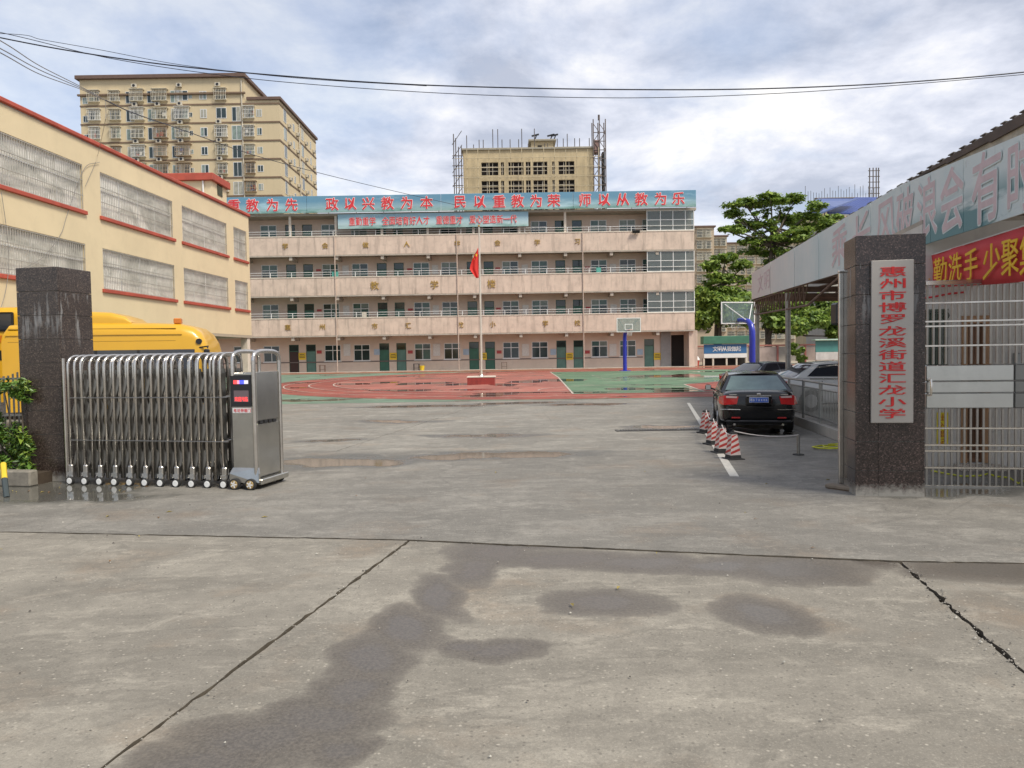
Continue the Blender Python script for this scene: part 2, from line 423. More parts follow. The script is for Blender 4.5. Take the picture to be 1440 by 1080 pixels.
CONC_F = concrete('concrete_yard', (.27, .252, .218), (.12, .111, .096), far_blobs, .15, (.5, .7), .42, 2.2, .6)
DIRT = M('joint_dirt', (.09, .075, .055), .9, 0, .4, 8)
EARTH = M('earth', (.16, .145, .12), .9, 0, .25, .05)

b = MB()
b.quad((-900, -60, -.06), (900, -60, -.06), (900, 28, -.06), (-900, 28, -.06))
b.quad((-900, 28, -.06), (900, 28, -.06), (900, 110, gz(110)-.06), (-900, 110, gz(110)-.06))
b.quad((-900, 110, gz(110)-.06), (900, 110, gz(110)-.06), (900, 1500, gz(110)-.06), (-900, 1500, gz(110)-.06))
tag(b.build('ground', EARTH), kind='structure')

forecourt = thing('forecourt', None, None); tag(forecourt, kind='structure')
DIRT = M('joint_dirt', (.09, .075, .055), .9, 0, .4, 8)
def jagged(a, c, amp, n):
    a = Vector(a); c = Vector(c); d = (c-a); nrm = Vector((-d.y, d.x, 0)).normalized(); out = []
    for i in range(n):
        f = i/n; k = 0 if i == 0 else rng.gauss(0, amp)*(3 if rng.random() < .06 else 1)
        out.append(a+d*f+nrm*k)
    return out
def slab(corners, mt, amps, top=0.0, ns=None, name='concrete_slab', parent=forecourt):
    P = []
    for i in range(len(corners)):
        a = corners[i]; c = corners[(i+1) % len(corners)]; a = Vector((a[0], a[1], 0)); c = Vector((c[0], c[1], 0))
        n = max(2, int(min((c-a).length/.07, 220))) if amps[i] else 1
        P += jagged(a, c, amps[i], n)
    b = MB(); P = [Vector((p.x, p.y, top)) for p in P]
    b.prism(P, (0, 0, -.055)); b.m[2:] = [1]*(len(b.m)-2); return b.build(name, [mt, DIRT], parent)
c1, c2, c3, c4 = G(-60, 747), G(575, 760), G(1265, 789), G(1500, 793)
def ext(a, b_, k): return a+(b_-a)*k
# direction along joints
j1a, j1b = G(575, 760), G(250, 1000); j2a, j2b = G(1265, 790), G(1440, 945)
J1 = lambda y: ext(j1a, j1b, (y-j1a.y)/(j1b.y-j1a.y))
J2 = lambda y: ext(j2a, j2b, (y-j2a.y)/(j2b.y-j2a.y))
g = .008
YB = -6
LX, RX = -26, 20
cl = ext(c1, c2, -3.2); cr = ext(c3, c4, 9)
a1 = .0045
p1, p2 = J1(YB), J2(YB)
slab([(cl.x, cl.y-g), (cl.x, YB), (p1.x-g, YB), (j1a.x-g*1.4, j1a.y-g)], CONC_N, [0, 0, a1, a1])
slab([(j1a.x+g*1.4, j1a.y-g), (p1.x+g, YB), (p2.x-g*1.5, YB), (j2a.x-g*1.8, j2a.y-g)], CONC_N, [a1, 0, a1*1.6, a1*.8], -.004)
slab([(j2a.x+g*1.8, j2a.y-g), (p2.x+g*1.5, YB), (cr.x, YB), (cr.x, cr.y-g)], CONC_N, [a1*1.6, 0, 0, a1])
e1, e2 = G(-200, 636), G(1500, 632)
el = ext(e1, e2, -.6); er = ext(e1, e2, 1.6)
slab([(cl.x, cl.y+g), (j1a.x, j1a.y+g), (j2a.x, j2a.y+g), (cr.x, cr.y+g), (er.x, er.y-.008), (el.x, el.y-.008)], CONC_M, [a1, a1, a1, 0, .002, 0], .006)
yard = thing('schoolyard', None, None); tag(yard, kind='structure')
YT = 28.1
mx1 = -.2
slab([(el.x, el.y+.008), (mx1-3.0, ext(el, er, (mx1-3-el.x)/(er.x-el.x)).y+.008), (mx1-.6, YT), (el.x, YT)], CONC_F, [.002, .004, 0, 0], 0, parent=yard)
slab([(mx1-3.0+.012, ext(el, er, (mx1-3-el.x)/(er.x-el.x)).y+.008), (er.x, er.y+.008), (er.x, YT), (mx1-.588, YT)], CONC_F, [.002, 0, 0, .004], 0, parent=yard)

# drain grating in the yard
dr = thing('drain_grate', 'long slotted drain grating set in the wet concrete yard left of the traffic cones', 'drain', (0, 0, 0))
gl, gr = G(868, 606), G(990, 607)
dr.location = (gl.x, gl.y, 0)
b = MB(); L_ = gr.x-gl.x; b.box(0, -.16, -.01, L_, .16, .003); b.build('trough', M('drain_dark', (.02, .02, .018), .5), dr)
bm_ = MB(); bm_.box(-.012, -.16, 0, .012, .16, .012); gm = bm_.mesh('grate_bar', [M('cast_iron', (.10, .095, .085), .6, .3)])
n = int(L_/.06)
for i in range(n): inst('grate_bar', gm, dr, (.03+i*.06, 0, .003))
for k in range(5):
    b = MB(); b.box(L_*k/4-.03, -.17, .003, L_*k/4+.03, .17, .014); b.build('cross_bar', M('cast_iron', (.1, .1, .1)), dr)

# painted line
PAINT = M('road_paint', (.60, .57, .50), .7, 0, .12, 5, dirt=.55)
a, c = G(968, 567), G(1033, 671)
d = (c-a).normalized(); nrm = Vector((d.y, -d.x, 0))
b = MB(); b.quad(a-nrm*.05, c-nrm*.06, c+nrm*.06, a+nrm*.05)
b.v = [(x, y, .010) for x, y, z in b.v]
o = b.build('white_line', PAINT); tag(o, kind='structure')

# ------------------------------------------------------------------ playground
def play_mat(name, col, var=.18, lines=False, puddles=()):
    mt, nt, bb = newmat(name); t = NT(nt); v = t.obj()
    f = t.noise(v, .5, 8, .65); c = t.ramp(f, [(.3, tuple(q*(1-var) for q in col)), (.7, tuple(q*(1+var) for q in col))])
    d = t.noise(t.mapping(v, sc=(1, .8, 1)), 1.2, 9, .7); c = t.mix(t.ramp(d, [(.5, .0), (.7, .35)]), c, tuple(q*.6 for q in col))
    w2 = t.noise(v, 1.1, 10, .72, .5); c = t.mix(t.ramp(w2, [(.54, .0), (.66, .6)]), c, (.34, .27, .22))
    w3 = t.noise(t.mapping(v, (8, 1, 0)), .35, 9, .7, .4); c = t.mix(t.ramp(w3, [(.46, .5), (.56, .0)]), c, tuple(q*.55 for q in col))
    w = t.noise(t.mapping(v, (2.0, 5.0, 0), sc=(.55, .9, 1)), .42, 7, .55)
    wm = t.ramp(w, [(.585, 0.0), (.605, 1.0)])
    if puddles:
        pf = wet_field(t, v, puddles, 1.6, .5); wm = t.math('MAXIMUM', wm, t.ramp(pf, [(.2, 0.0), (.26, 1.0)]))
    c = t.mix(t.math('MULTIPLY', wm, .62), c, tuple(q*.35 for q in col))
    nt.links.new(c, bb.inputs['Base Color'])
    t.put(bb.inputs['Roughness'], t.math('SUBTRACT', .78, t.math('MULTIPLY', wm, .75)))
    nt.links.new(t.bump(t.noise(v, 30, 3), t.math('MULTIPLY', t.math('SUBTRACT', 1.0, wm), .25), .01), bb.inputs['Normal']) if False else None
    return mt
pud = [px_blob(*q) for q in ((545, 538, 22, 1.2), (575, 540, 22, 2), (610, 539, 35, 1.4), (640, 541, 22, 1.8), (705, 541, 26, 2), (740, 537, 30, 2), (720, 553, 60, 1.2), (930, 529, 60, 1.4), (790, 535, 40, 2), (880, 547, 36, 2), (985, 530, 50, 1.6), (830, 552, 50, 1))]
RED_T = play_mat('track_red', (.30, .075, .050), puddles=pud)
PINK = play_mat('infield_red', (.36, .125, .092), puddles=pud)
GREEN = play_mat('court_green', (.115, .20, .115), puddles=pud)
TEAL = play_mat('edge_green', (.16, .24, .17), puddles=pud)
BROWN = play_mat('apron_red', (.31, .12, .065))
LINE = M('court_line', (.50, .42, .36), .7, 0, .2, 1.5, dirt=.9)
def sheet(name, pts, mt, off, parent=None):
    b = MB(); b.add([(x, y, gz(y)+off) for x, y in pts], [tuple(range(len(pts)))])
    o = b.build(name, mt, parent)
    # face up
    if o.data.polygons[0].normal.z < 0: o.data.flip_normals()
    return o
play = thing('playground', None, None); tag(play, kind='structure')
sheet('edge_zone', [(-40, 28.1), (40, 28.1), (40, 62.6), (-40, 62.6)], TEAL, .004, play)
sheet('apron', [(-40, 62.2), (40, 62.2), (40, 67.9), (-40, 67.9)], BROWN, .012, play)
CX0, CY0 = 2.4, 45.2
def oval(r, ry, xr=34):
    P = [(xr, CY0-ry)]
    for i in range(33):
        a = -math.pi/2 - math.pi*i/32; P.append((CX0+r*math.cos(a), CY0+ry*math.sin(a)))
    P.append((xr, CY0+ry)); return P
sheet('running_track', oval(16.4, 16.9), RED_T, .008, play)
sheet('infield', oval(12.6, 12.4), PINK, .012, play)
gx = [G(785, 531), G(806, 554.5)]
sheet('court', [(gx[1].x, gx[1].y), (34, gx[1].y), (34, 58), (gx[0].x, 58), (gx[0].x, gx[0].y)], GREEN, .016, play)
k1 = [G(962, 541), G(1010, 537), (30, G(1010, 537).y), (30, G(990, 552).y), G(990, 551)]
sheet('court_key', [(p[0], p[1]) for p in k1], RED_T, .020, play)
k2 = [G(905, 528.4), G(985, 526.8), G(985, 529.4), G(915, 531)]
sheet('court_key', [(p[0], p[1]) for p in k2], PINK, .020, play)
def linestrip(pts, w, off=.024):
    b = MB(); n = len(pts); A = []; B = []
    for i in range(n):
        p = Vector((pts[i][0], pts[i][1])); q0 = Vector(pts[max(0, i-1)][:2]); q1 = Vector(pts[min(n-1, i+1)][:2])
        d = (q1-q0).normalized(); nn = Vector((-d.y, d.x))*w/2; A.append(p+nn); B.append(p-nn)
    for i in range(n-1):
        b.quad(*[(q.x, q.y, gz(q.y)+off) for q in (A[i], B[i], B[i+1], A[i+1])])
    return b.build('painted_line', LINE, play)
for r, ry in ((15.2, 15.4), (13.9, 13.9), (12.6, 12.4)): linestrip(oval(r, ry), .07)
linestrip([gx[1].xy, gx[0].xy, (gx[0].x, 58)], .08)
linestrip([(gx[0].x, 57.5), (34, 57.5)], .08)
linestrip([(gx[0].x+2, 42), (34, 42)], .08)
cc = G(865, 548)
linestrip([(cc.x+3.4*math.cos(i*math.pi/16+math.pi), cc.y+3.4*math.sin(i*math.pi/16)) for i in range(17)], .08)
cc = G(930, 526.5)
linestrip([(cc.x+4.6*math.cos(i*math.pi/16+math.pi), cc.y-3.6*math.sin(i*math.pi/16)) for i in range(17)], .08)
linestrip([(p[0], p[1]) for p in k1[:2]], .08); linestrip([(p[0], p[1]) for p in (k1[0], k1[4])], .08)

# ================================================================== SCHOOL
SY = 66.0; BY = 67.8
TILE = M('pink_tile', (.63, .50, .405), .6, 0, .12, .8, streak=.8, dirt=.3)
TILE_W = M('corridor_wall', (.62, .50, .41), .65, 0, .08, .6, dirt=.12)
CONCB = M('grey_beam', (.42, .37, .31), .8, 0, .15, 1.5, dirt=.35)
PALE = M('pale_trim', (.62, .55, .46), .7, 0, .1, 2, dirt=.3)
G_DARK = M('window_glass', (.020, .035, .033), .06, 0, .3, .8, spec=.7)
G_TEAL = M('window_glass_teal', (.055, .115, .10), .12, 0, .35, .9, spec=.6)
G_PALE = M('window_curtained', (.20, .25, .22), .2, 0, .35, 1.5, spec=.5)
DOORG = M('door_green', (.035, .125, .085), .5, 0, .2, 1.5, dirt=.2)
DOORT = M('door_teal', (.10, .20, .165), .5, 0, .18, 1.5, dirt=.2)
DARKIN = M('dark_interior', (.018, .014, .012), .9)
DOORR = M('door_dark_red', (.045, .018, .014), .5)
def wall_open(b, xs0, xs1, z0, z1, y, openings, depth=.14, mi=0):
    """front wall at y facing -Y with rectangular holes (x0,x1,z0,z1) and reveals"""
    xs = sorted({xs0, xs1, *[o[0] for o in openings], *[o[1] for o in openings]})
    zs = sorted({z0, z1, *[o[2] for o in openings], *[o[3] for o in openings]})
    for i in range(len(xs)-1):
        for j in range(len(zs)-1):
            cx, cz = (xs[i]+xs[i+1])/2, (zs[j]+zs[j+1])/2
            if any(o[0] < cx < o[1] and o[2] < cz < o[3] for o in openings): continue
            b.quad((xs[i], y, zs[j]), (xs[i+1], y, zs[j]), (xs[i+1], y, zs[j+1]), (xs[i], y, zs[j+1]), mi)
    for (a, c, e, f) in openings:
        Y2 = y+depth
        b.quad((a, y, e), (a, y, f), (a, Y2, f), (a, Y2, e), mi); b.quad((c, y, f), (c, y, e), (c, Y2, e), (c, Y2, f), mi)
        b.quad((a, y, e), (a, Y2, e), (c, Y2, e), (c, y, e), mi); b.quad((a, y, f), (c, y, f), (c, Y2, f), (a, Y2, f), mi)
SX0, SX1 = -27.0, 15.75
SB = gz(SY)
school = thing('school_building', 'four storey pink tiled school block with open corridors facing the playground', 'school building', (-5.6, SY, SB))
FL = [SB+.05, 4.0, 7.47, 10.93]          # floor levels
PT = [None, 5.08, 8.56, 12.05]; PB = [None, 3.55, 6.98, 10.42]
wx = lambda px: at(px, 385, BY).x
gxx = lambda px: at(px, 500, BY).x
up_w = [(368, 390), (453, 476), (495, 517.5), (582, 603), (621, 643), (706, 729), (748, 769.5), (831, 853.6), (871.5, 894)]
up_d = [(403, 416), (427, 440), (530, 544), (554, 568), (657, 670), (680.5, 694), (781, 795), (805, 819)]
lo_w = [(329, 351), (371, 393), (457, 479), (498, 520), (584, 605), (625, 647), (708.6, 729), (749, 769.5), (833, 853.6), (873, 893)]
lo_d = [(407, 420), (431, 444), (534, 547), (558, 571), (660, 673.5), (683, 695.6), (783, 796), (807, 820), (906, 920)]
# shared window meshes (local, width 1.4 height 1.46, origin at lower left of opening front plane)
def win_meshes(w, h):
    b = MB(); t_ = .05
    b.box(0, .03, 0, w, .09, t_); b.box(0, .03, h-t_, w, .09, h); b.box(0, .03, t_, t_, .09, h-t_); b.box(w-t_, .03, t_, w, .09, h-t_)
    b.box(w/2-.03, .035, t_, w/2+.03, .085, h-t_); zt = h*.66
    b.box(t_, .037, zt-.03, w/2-.03, .083, zt+.03); b.box(w/2+.03, .037, zt-.03, w-t_, .083, zt+.03)
    b.box(-.06, -.05, -.06, w+.06, .02, 0)
    fr = b.mesh('window_frame', [ALU])
    panes = []
    for (x0, x1) in ((t_, w/2-.03), (w/2+.03, w-t_)):
        for (z0, z1) in ((t_, zt-.03), (zt+.03, h-t_)):
            b = MB(); b.box(x0, .058, z0, x1, .066, z1); panes.append(b.mesh('pane', [G_DARK]))
    return fr, panes
WM_UP = win_meshes(1.42, 1.46); WM_LO = win_meshes(1.42, 1.42)
def place_window(parent, mesh, x, y, z, pick, sx=1.0):
    base = mw(parent).inverted() @ Vector((x, y, z))
    f = inst('window', mesh[0], parent, base, sc=(sx, 1, 1))
    for p in mesh[1]:
        inst('pane', p, f, mats=[rng.choices([G_DARK, G_TEAL, G_PALE], pick)[0]])
    return f
def door_meshes(w, h):
    b = MB(); b.box(.05, .05, 0, w-.05, .085, h-.62); d = b.mesh('door', [DOORG])
    b = MB(); b.box(0, .03, 0, .05, .1, h); b.box(w-.05, .03, 0, w, .1, h); b.box(.05, .03, h-.05, w-.05, .1, h); b.box(.05, .03, h-.62, w-.05, .1, h-.55)
    fr = b.mesh('door_frame', [M('door_frame_green', (.03, .09, .06), .5)])
    b = MB(); b.box(.05, .06, h-.55, w-.05, .07, h-.05); p = b.mesh('transom_pane', [G_DARK])
    return d, fr, p
DM_UP = door_meshes(.86, 2.4); DM_LO = door_meshes(.86, 2.42)
def place_door(parent, mesh, x, y, z, mt, open_=False):
    base = mw(parent).inverted() @ Vector((x, y, z))
    d = inst('door', mesh[0], parent, base, mats=[mt])
    inst('door_frame', mesh[1], d); inst('transom_pane', mesh[2], d)
    return d
iv = mw(school).inverted()
# corridor back walls
b = MB()
for k in range(4):
    ops = []
    z0 = FL[k]; z1 = (PB[k+1] if k < 3 else 13.75)
    if k == 0:
        for a, c in lo_w:
            x = gxx((a+c)/2); ops.append((x-.71, x+.71, z0+.93, z0+.93+1.42)); place_window(school, WM_LO, x-.71, BY, z0+.93, (6, 1.3, .4))
        for i, (a, c) in enumerate(lo_d):
            x = gxx((a+c)/2); ops.append((x-.43, x+.43, z0, z0+2.42))
            place_door(school, DM_LO, x-.43, BY, z0, DOORR if i == 0 else rng.choice([DOORT, DOORT, DOORG]))
        ops.append((wx(943), wx(961.5), z0, z0+2.75))
    else:
        zs = z0+.93
        for a, c in up_w:
            x = wx((a+c)/2); ops.append((x-.71, x+.71, zs, zs+1.46)); place_window(school, WM_UP, x-.71, BY, zs, (2.2, 3, 2.4))
        for a, c in up_d:
            x = wx((a+c)/2); ops.append((x-.43, x+.43, z0, z0+2.4)); place_door(school, DM_UP, x-.43, BY, z0, rng.choice([DOORG, DOORG, DOORT]))
        x = wx(915); ops.append((x-.71, x+.71, zs, zs+1.46)); place_window(school, WM_UP, x-.71, BY, zs, (1, 3, 2))
    wall_open(b, SX0, SX1, z0, z1, BY, ops, .16)
b.build('corridor_wall', TILE_W, school, True)
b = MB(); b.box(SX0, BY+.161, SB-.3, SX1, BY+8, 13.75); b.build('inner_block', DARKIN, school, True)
b = MB(); b.box(SX1, BY+.02, SB-.3, SX1+.2, BY+8.2, 13.75); b.box(SX0-.2, BY+.02, SB-.3, SX0, BY+8.2, 13.75); b.box(SX0, BY+8.003, SB-.3, SX1, BY+8.2, 13.75)
b.build('end_wall', TILE, school, True)
b = MB(); b.box(SX0-.2, SY+.02, 13.752, SX1+.2, BY+8.3, 13.95); b.build('roof_slab', CONCB, school, True)
for k in (1, 2, 3):
    b = MB(); b.box(SX0, SY+.16, PB[k]+.02, SX1-.003, BY-.003, FL[k]); b.build('floor_slab', CONCB, school, True)
    b = MB(); b.bbox(SX0, SY, PB[k], SX1, SY+.15, PT[k]-.10, .015); b.build('parapet', TILE, school, True)
    b = MB(); b.bbox(SX0, SY-.03, PT[k]-.098, SX1+.02, SY+.18, PT[k], .012); b.build('parapet_cap', PALE, school, True)
    b = MB(); b.box(SX0, SY-.025, PB[k]-.12, SX1, SY+.12, PB[k]-.003); b.build('drip_edge', CONCB, school, True)
    # tube railing
    b = MB(); zr = PT[k]
    b.tube([(SX0, SY+.08, zr+.40), (wx(905), SY+.08, zr+.40)], .022, 6); b.tube([(SX0, SY+.08, zr+.20), (wx(905), SY+.08, zr+.20)], .016, 6)
    x = SX0+1
    while x < wx(905): b.tube([(x, SY+.08, zr), (x, SY+.08, zr+.40)], .03, 6); x += 1.82
    b.tube([(wx(905), SY+.0, zr+.40), (SX1, SY+.0, zr+.40)], .022, 6); b.build('railing', WHITEM, school, True)
# cross beams under the corridor slabs, columns below
bxs = [SX0+.4+i*3.92 for i in range(11)]
bmsh = MB(); bmsh.box(-.13, 0, -.42, .13, 1.74, 0); bme = bmsh.mesh('beam', [CONCB])
for k in (1, 2, 3):
    for x in bxs: inst('beam', bme, school, iv @ Vector((wx(0)*0+x, SY+.05, PB[k]-.122)), sc=(1, 1, .7))
for x in bxs[:9]:
    b = MB(); b.box(x-.1, SY+.1, 11.9, x+.1, SY+.3, 13.75); b.build('column', PALE, school, True)
# ceilings light strip under the top slab, skirting line on the ground floor
b = MB(); b.box(SX0, BY-.03, SB+.86, wx(903), BY-.002, SB+.95); b.build('dado_line', M('dado', (.14, .11, .10), .6), school, True)
b = MB(); b.bbox(SX0, SY-.1, SB-.2, SX1, BY, SB+.05, .02); b.build('plinth', CONCB, school, True)
# stairwell bay on the ground floor
b = MB(); b.box(wx(962.5), SY+.2, SB+.05, wx(974), BY, 3.5); b.build('column', TILE, school, True)
b = MB(); b.box(wx(928), BY-.12, SB+.05, wx(942), BY-.02, 3.4); b.build('grey_shutter', M('shutter_grey', (.28, .27, .26), .5, .2), school, True)
b = MB()
for i in range(9): b.box(wx(944)+.05+i*.02, BY+.2+i*.28, SB+.05, wx(961), BY+.5+i*.28, SB+.22+i*.17)
b.build('stair', M('stair_concrete', (.16, .13, .11), .8), school, True)
# aluminium glazed enclosures at the right end of each upper corridor
GLZ = mat_glass('enclosure_glass', (.14, .16, .155), .36, .04)
for k in (1, 2, 3):
    z0 = PT[k]+.0; z1 = (PB[k+1]-.125 if k < 3 else 13.75); y = SY+.06
    xs = [wx(905.5), wx(924), wx(941), wx(958), SX1]
    b = MB()
    for x in xs: b.box(x-.03, y, z0, x+.03, y+.05, z1)
    zm = z0+(z1-z0)*.52
    for i in range(4):
        for zz_, tt in ((z0+.001, .05), (zm, .05), (z1-.05, .049)): b.box(xs[i]+.03, y+.003, zz_, xs[i+1]-.03, y+.047, zz_+tt)
    e = b.build('glazed_enclosure', WHITEM, school, True)
    for i in range(4):
        for (a, c) in ((z0+.051, zm), (zm+.05, z1-.05)):
            b = MB(); b.box(xs[i]+.03, y+.02, a, xs[i+1]-.03, y+.028, c); b.build('pane', GLZ, e, True)
# cloths hung over the corridor railings
for px, py, k, mt_, w_ in ((471, 378, 2, M('cloth_teal', (.10, .36, .30), .8), .55), (512, 440, 1, M('cloth_cream', (.55, .50, .42), .8), .4), (842, 384, 2, M('cloth_teal', (.10, .36, .30), .8), .4)):
    p = at(px, py, SY); b = MB(); b.box(p.x-w_/2, SY+.045, PT[k]+.02, p.x+w_/2, SY+.057, PT[k]+.42); b.box(p.x-w_/2, SY+.045, PT[k]+.4201, p.x+w_/2, SY+.115, PT[k]+.432)
    t_ = tag(b.build('hung_cloth', mt_), {471: 'teal cloth hung over the third floor railing left of the big gold characters', 512: 'cream cloth hung over the second floor railing near the left end', 842: 'teal cloth hung over the third floor railing near the glazed corner'}[px], 'cloth')
# rain pipes down the front
for px in (478, 645, 817):
    x = wx(px); b = MB(); b.tube([(x, SY-.05, SB), (x, SY-.05, 12.0)], .045, 6); b.build('rain_pipe', M('pipe_pale_pink', (.50, .40, .33), .6, dirt=.3), school, True)
# gold letters on the parapets
def parapet_text(chars, pxs, py, k, size):
    for ch, px in zip(chars, pxs):
        p = at(px, py, SY-.03); z = (PB[k]+PT[k])/2-.02
        put_char(ch, school, iv @ Vector((p.x, SY-.032, z)), STAND, size*.86, size*.86, GOLD, extr=.03, bold=.0)
parapet_text('学会做人学会学习', (401, 457, 514, 572, 643, 699.6, 755.6, 812), 343, 3, .62)
parapet_text('教学楼', (526.7, 611, 691), 400, 2, .88)
parapet_text('惠州市汇龙小学校', (404.5, 453, 527, 574, 648, 693, 767, 812), 457, 1, .62)
# notices, plates and small things fixed to the walls
YEL = M('notice_yellow', (.72, .50, .03), .5); RDP = M('plate_red', (.40, .05, .05), .5); WPO = M('poster_white', (.62, .60, .56), .6, 0, .12, 9); BLP = M('plate_blue', (.35, .45, .55), .6)
def plate(name, px, py, w, h, mt):
    p = at(px, py, BY-.02); b = MB(); b.box(p.x-w/2, BY-.04, p.z-h/2, p.x+w/2, BY-.004, p.z+h/2); return b.build(name, mt, school, True)
INKD = M('ink_dark', (.10, .07, .03), .6)
for px in (425, 553, 679.5, 801, 924.5):
    p = plate('notice_board', px, 501, .62, .62, YEL)
    q = at(px, 501, BY-.042); b = MB()
    for i, (w, dz) in enumerate(((.2, .16), (.26, .02), (.24, -.12))): b.box(q.x-w, BY-.047, q.z+dz-.03, q.x+w, BY-.0405, q.z+dz+.03)
    b.build('print', INKD, p, True)
for px in (449, 577, 702, 826): plate('class_plate', px, 495, .42, .28, RDP)
for px in (488, 614, 739, 862): plate('poster', px, 492, .62, 1.05, WPO)
for px in (530, 655.5, 778, 900): plate('paper_notice', px, 495, .5, .5, BLP)
for py, dx in ((436.5, 1), (380, 0)):
    for px in (448, 576, 700, 826): plate('class_plate', px+dx, py-.02*(px-448)*.5, .42, .18, RDP)
    for px in (486, 612, 738, 862): plate('poster', px+dx, py-.01*(px-448)*.5, .55, .8, WPO)

# rooftop sign
def sign_mat(name, top, midc, low):
    mt, nt, bb = newmat(name); t = NT(nt); v = t.obj(); s = t.n('ShaderNodeSeparateXYZ'); t.put(s.inputs[0], v)
    z = t.math('ADD', s.outputs[2], t.math('MULTIPLY', t.math('SUBTRACT', t.noise(t.mapping(v, sc=(.25, 1, 1)), 1.2, 6, .6), .5), .7))
    c = t.ramp(z, [(.05, low), (.45, midc), (.95, top)])
    w = t.noise(t.mapping(v, sc=(.16, 1, 1)), 1.1, 7, .65); c = t.mix(t.ramp(w, [(.55, .0), (.75, .7)]), c, tuple(min(1, q*1.5+.12) for q in midc))
    g2 = t.noise(t.mapping(v, (7, 3, 1), sc=(.3, 1, 1.5)), 1.3, 8, .7); c = t.mix(t.math('MULTIPLY', t.ramp(g2, [(.52, .0), (.62, .6)]), t.ramp(s.outputs[2], [(.1, 1.0), (.6, 0.0)])), c, (.05, .20, .16))
    nt.links.new(c, bb.inputs['Base Color']); bb.inputs['Roughness'].default_value = .5; return mt
SIGN = sign_mat('sign_print', (.12, .27, .39), (.25, .40, .46), (.27, .41, .39))
zt, zb = 15.32, 13.92
sx0 = at(290, 278, 65.5).x; sx1 = at(979, 278, 65.5).x
sgn = thing('rooftop_sign', 'long blue printed slogan board with red characters along the school roof edge', 'sign', ((sx0+sx1)/2, 65.5, zb))
seams = [sx0, at(431, 285, 65.5).x, at(620, 285, 65.5).x, at(806, 285, 65.5).x, sx1]
for i in range(4):
    b = MB(); b.bbox(seams[i]+.012, 65.5, zb, seams[i+1]-.012, 65.62, zt, .01); b.build('sign_panel', SIGN, sgn, True)
b = MB()
for i in range(18):
    x = sx0+.5+i*(sx1-sx0-1)/17; b.bar((x, 65.62, zb+.1), (x, 65.62, zt-.05), .05, .05); b.bar((x, 65.65, zt-.1), (x, 67, 13.95), .05, .05)
b.build('support_frame', STEELD, sgn, True)
svi = mw(sgn).inverted()
WOUT = M('letter_white', (.78, .70, .68), .5)
for ch, px in zip('重教为先政以兴教为本民以重教为荣师以从教为乐',
                  (329, 355, 383, 410, 467, 493, 518, 545, 572, 600, 647, 675, 702, 728, 754, 779, 823, 850, 876, 902, 929, 954)):
    p = at(px, 287, 65.48)
    put_char(ch, sgn, svi @ Vector((p.x, 65.47, (zt+zb)/2+.0)), STAND, 1.10, 1.12, REDCH, WOUT, .02, .016, .032)
# second banner hung in front of the top corridor
SIGN2 = sign_mat('banner_print', (.28, .46, .56), (.42, .56, .60), (.32, .46, .44))
bx0, bx1 = at(475, 310, 65.8).x, at(743, 310, 65.8).x
bz0, bz1 = at(609, 320, 65.8).z, at(609, 299.5, 65.8).z
bn = thing('corridor_banner', 'blue banner with small red characters hung across the top corridor below the roof sign', 'banner', ((bx0+bx1)/2, 65.8, bz0))
b = MB()
nx = 40
for i in range(nx):
    xa = bx0+(bx1-bx0)*i/nx; xb = bx0+(bx1-bx0)*(i+1)/nx; f = lambda x: .03*math.sin(x*1.1)
    b.quad((xa, 65.8+f(xa), bz0), (xb, 65.8+f(xb), bz0), (xb, 65.8+f(xb), bz1), (xa, 65.8+f(xa), bz1))
o = b.build('banner_cloth', SIGN2, bn, True); md = o.modifiers.new('thick', 'SOLIDIFY'); md.thickness = .01
txt = '重勤重学 全面培育好人才 重德重才 爱心塑造新一代'
px = 495.0
for ch in txt:
    if ch == ' ': px += 8.5; continue
    p = at(px, 310, 65.72); put_char(ch, bn, mw(bn).inverted() @ Vector((p.x, 65.75, (bz0+bz1)/2)), STAND, .56, .74, REDCH, WOUT, .01, .012, .03); px += 9.6

# floodlight on the parapet corner
fl_ = thing('floodlight', 'small dark floodlight clamped to the top parapet near the glazed corner', 'lamp', at(894, 326, SY-.1))
b = MB(); b.obox((0, -.12, 0), (.32, 0, 0), (0, .1, .05), (0, -.04, .09)); b.build('lamp_head', BLACKP, fl_)
b = MB(); b.bar((0, -.02, -.05), (0, .1, -.12), .05, .04); b.build('bracket', STEELD, fl_)
# things standing along the ground-floor wall
for px, kind in ((452, 'stool'), (585, 'rack'), (709, 'stool')):
    p = at(px, 515, 66.6); z = SB+.055
    t_ = thing('plant_stand', {452: 'small brown stand by the wall beside the second ground floor door', 585: 'dark little rack by the school wall beside a yellow bucket', 709: 'dark low stand with pots by the wall right of the flagpole'}[px], 'stand', (p.x, 66.9, z))
    b = MB()
    for sx in (-.22, .22):
        for sy in (-.15, .15): b.box(sx-.02, sy-.02, 0, sx+.02, sy+.02, .55)
    b.build('leg_frame', M('stand_brown', (.16, .10, .07), .7) if kind == 'stool' else BLACKP, t_)
    b = MB(); b.box(-.26, -.19, .551, .26, .19, .59); b.box(-.24, -.17, .2, .24, .17, .225); b.build('shelf', M('stand_brown', (.16, .10, .07), .7) if kind == 'stool' else BLACKP, t_)
p = at(593, 515, 66.6)
t_ = thing('bucket', 'yellow bucket by the school wall next to the dark rack', 'bucket', (p.x, 66.85, SB+.055))
b = MB(); b.tube([(0, 0, 0), (0, 0, .42)], [.17, .23], 12); b.build('pail', YEL, t_)
b = MB(); b.tube([(-.23, 0, .40), (-.16, 0, .58), (0, 0, .64), (.16, 0, .58), (.23, 0, .40)], .012, 5); b.build('handle', STEELD, t_)
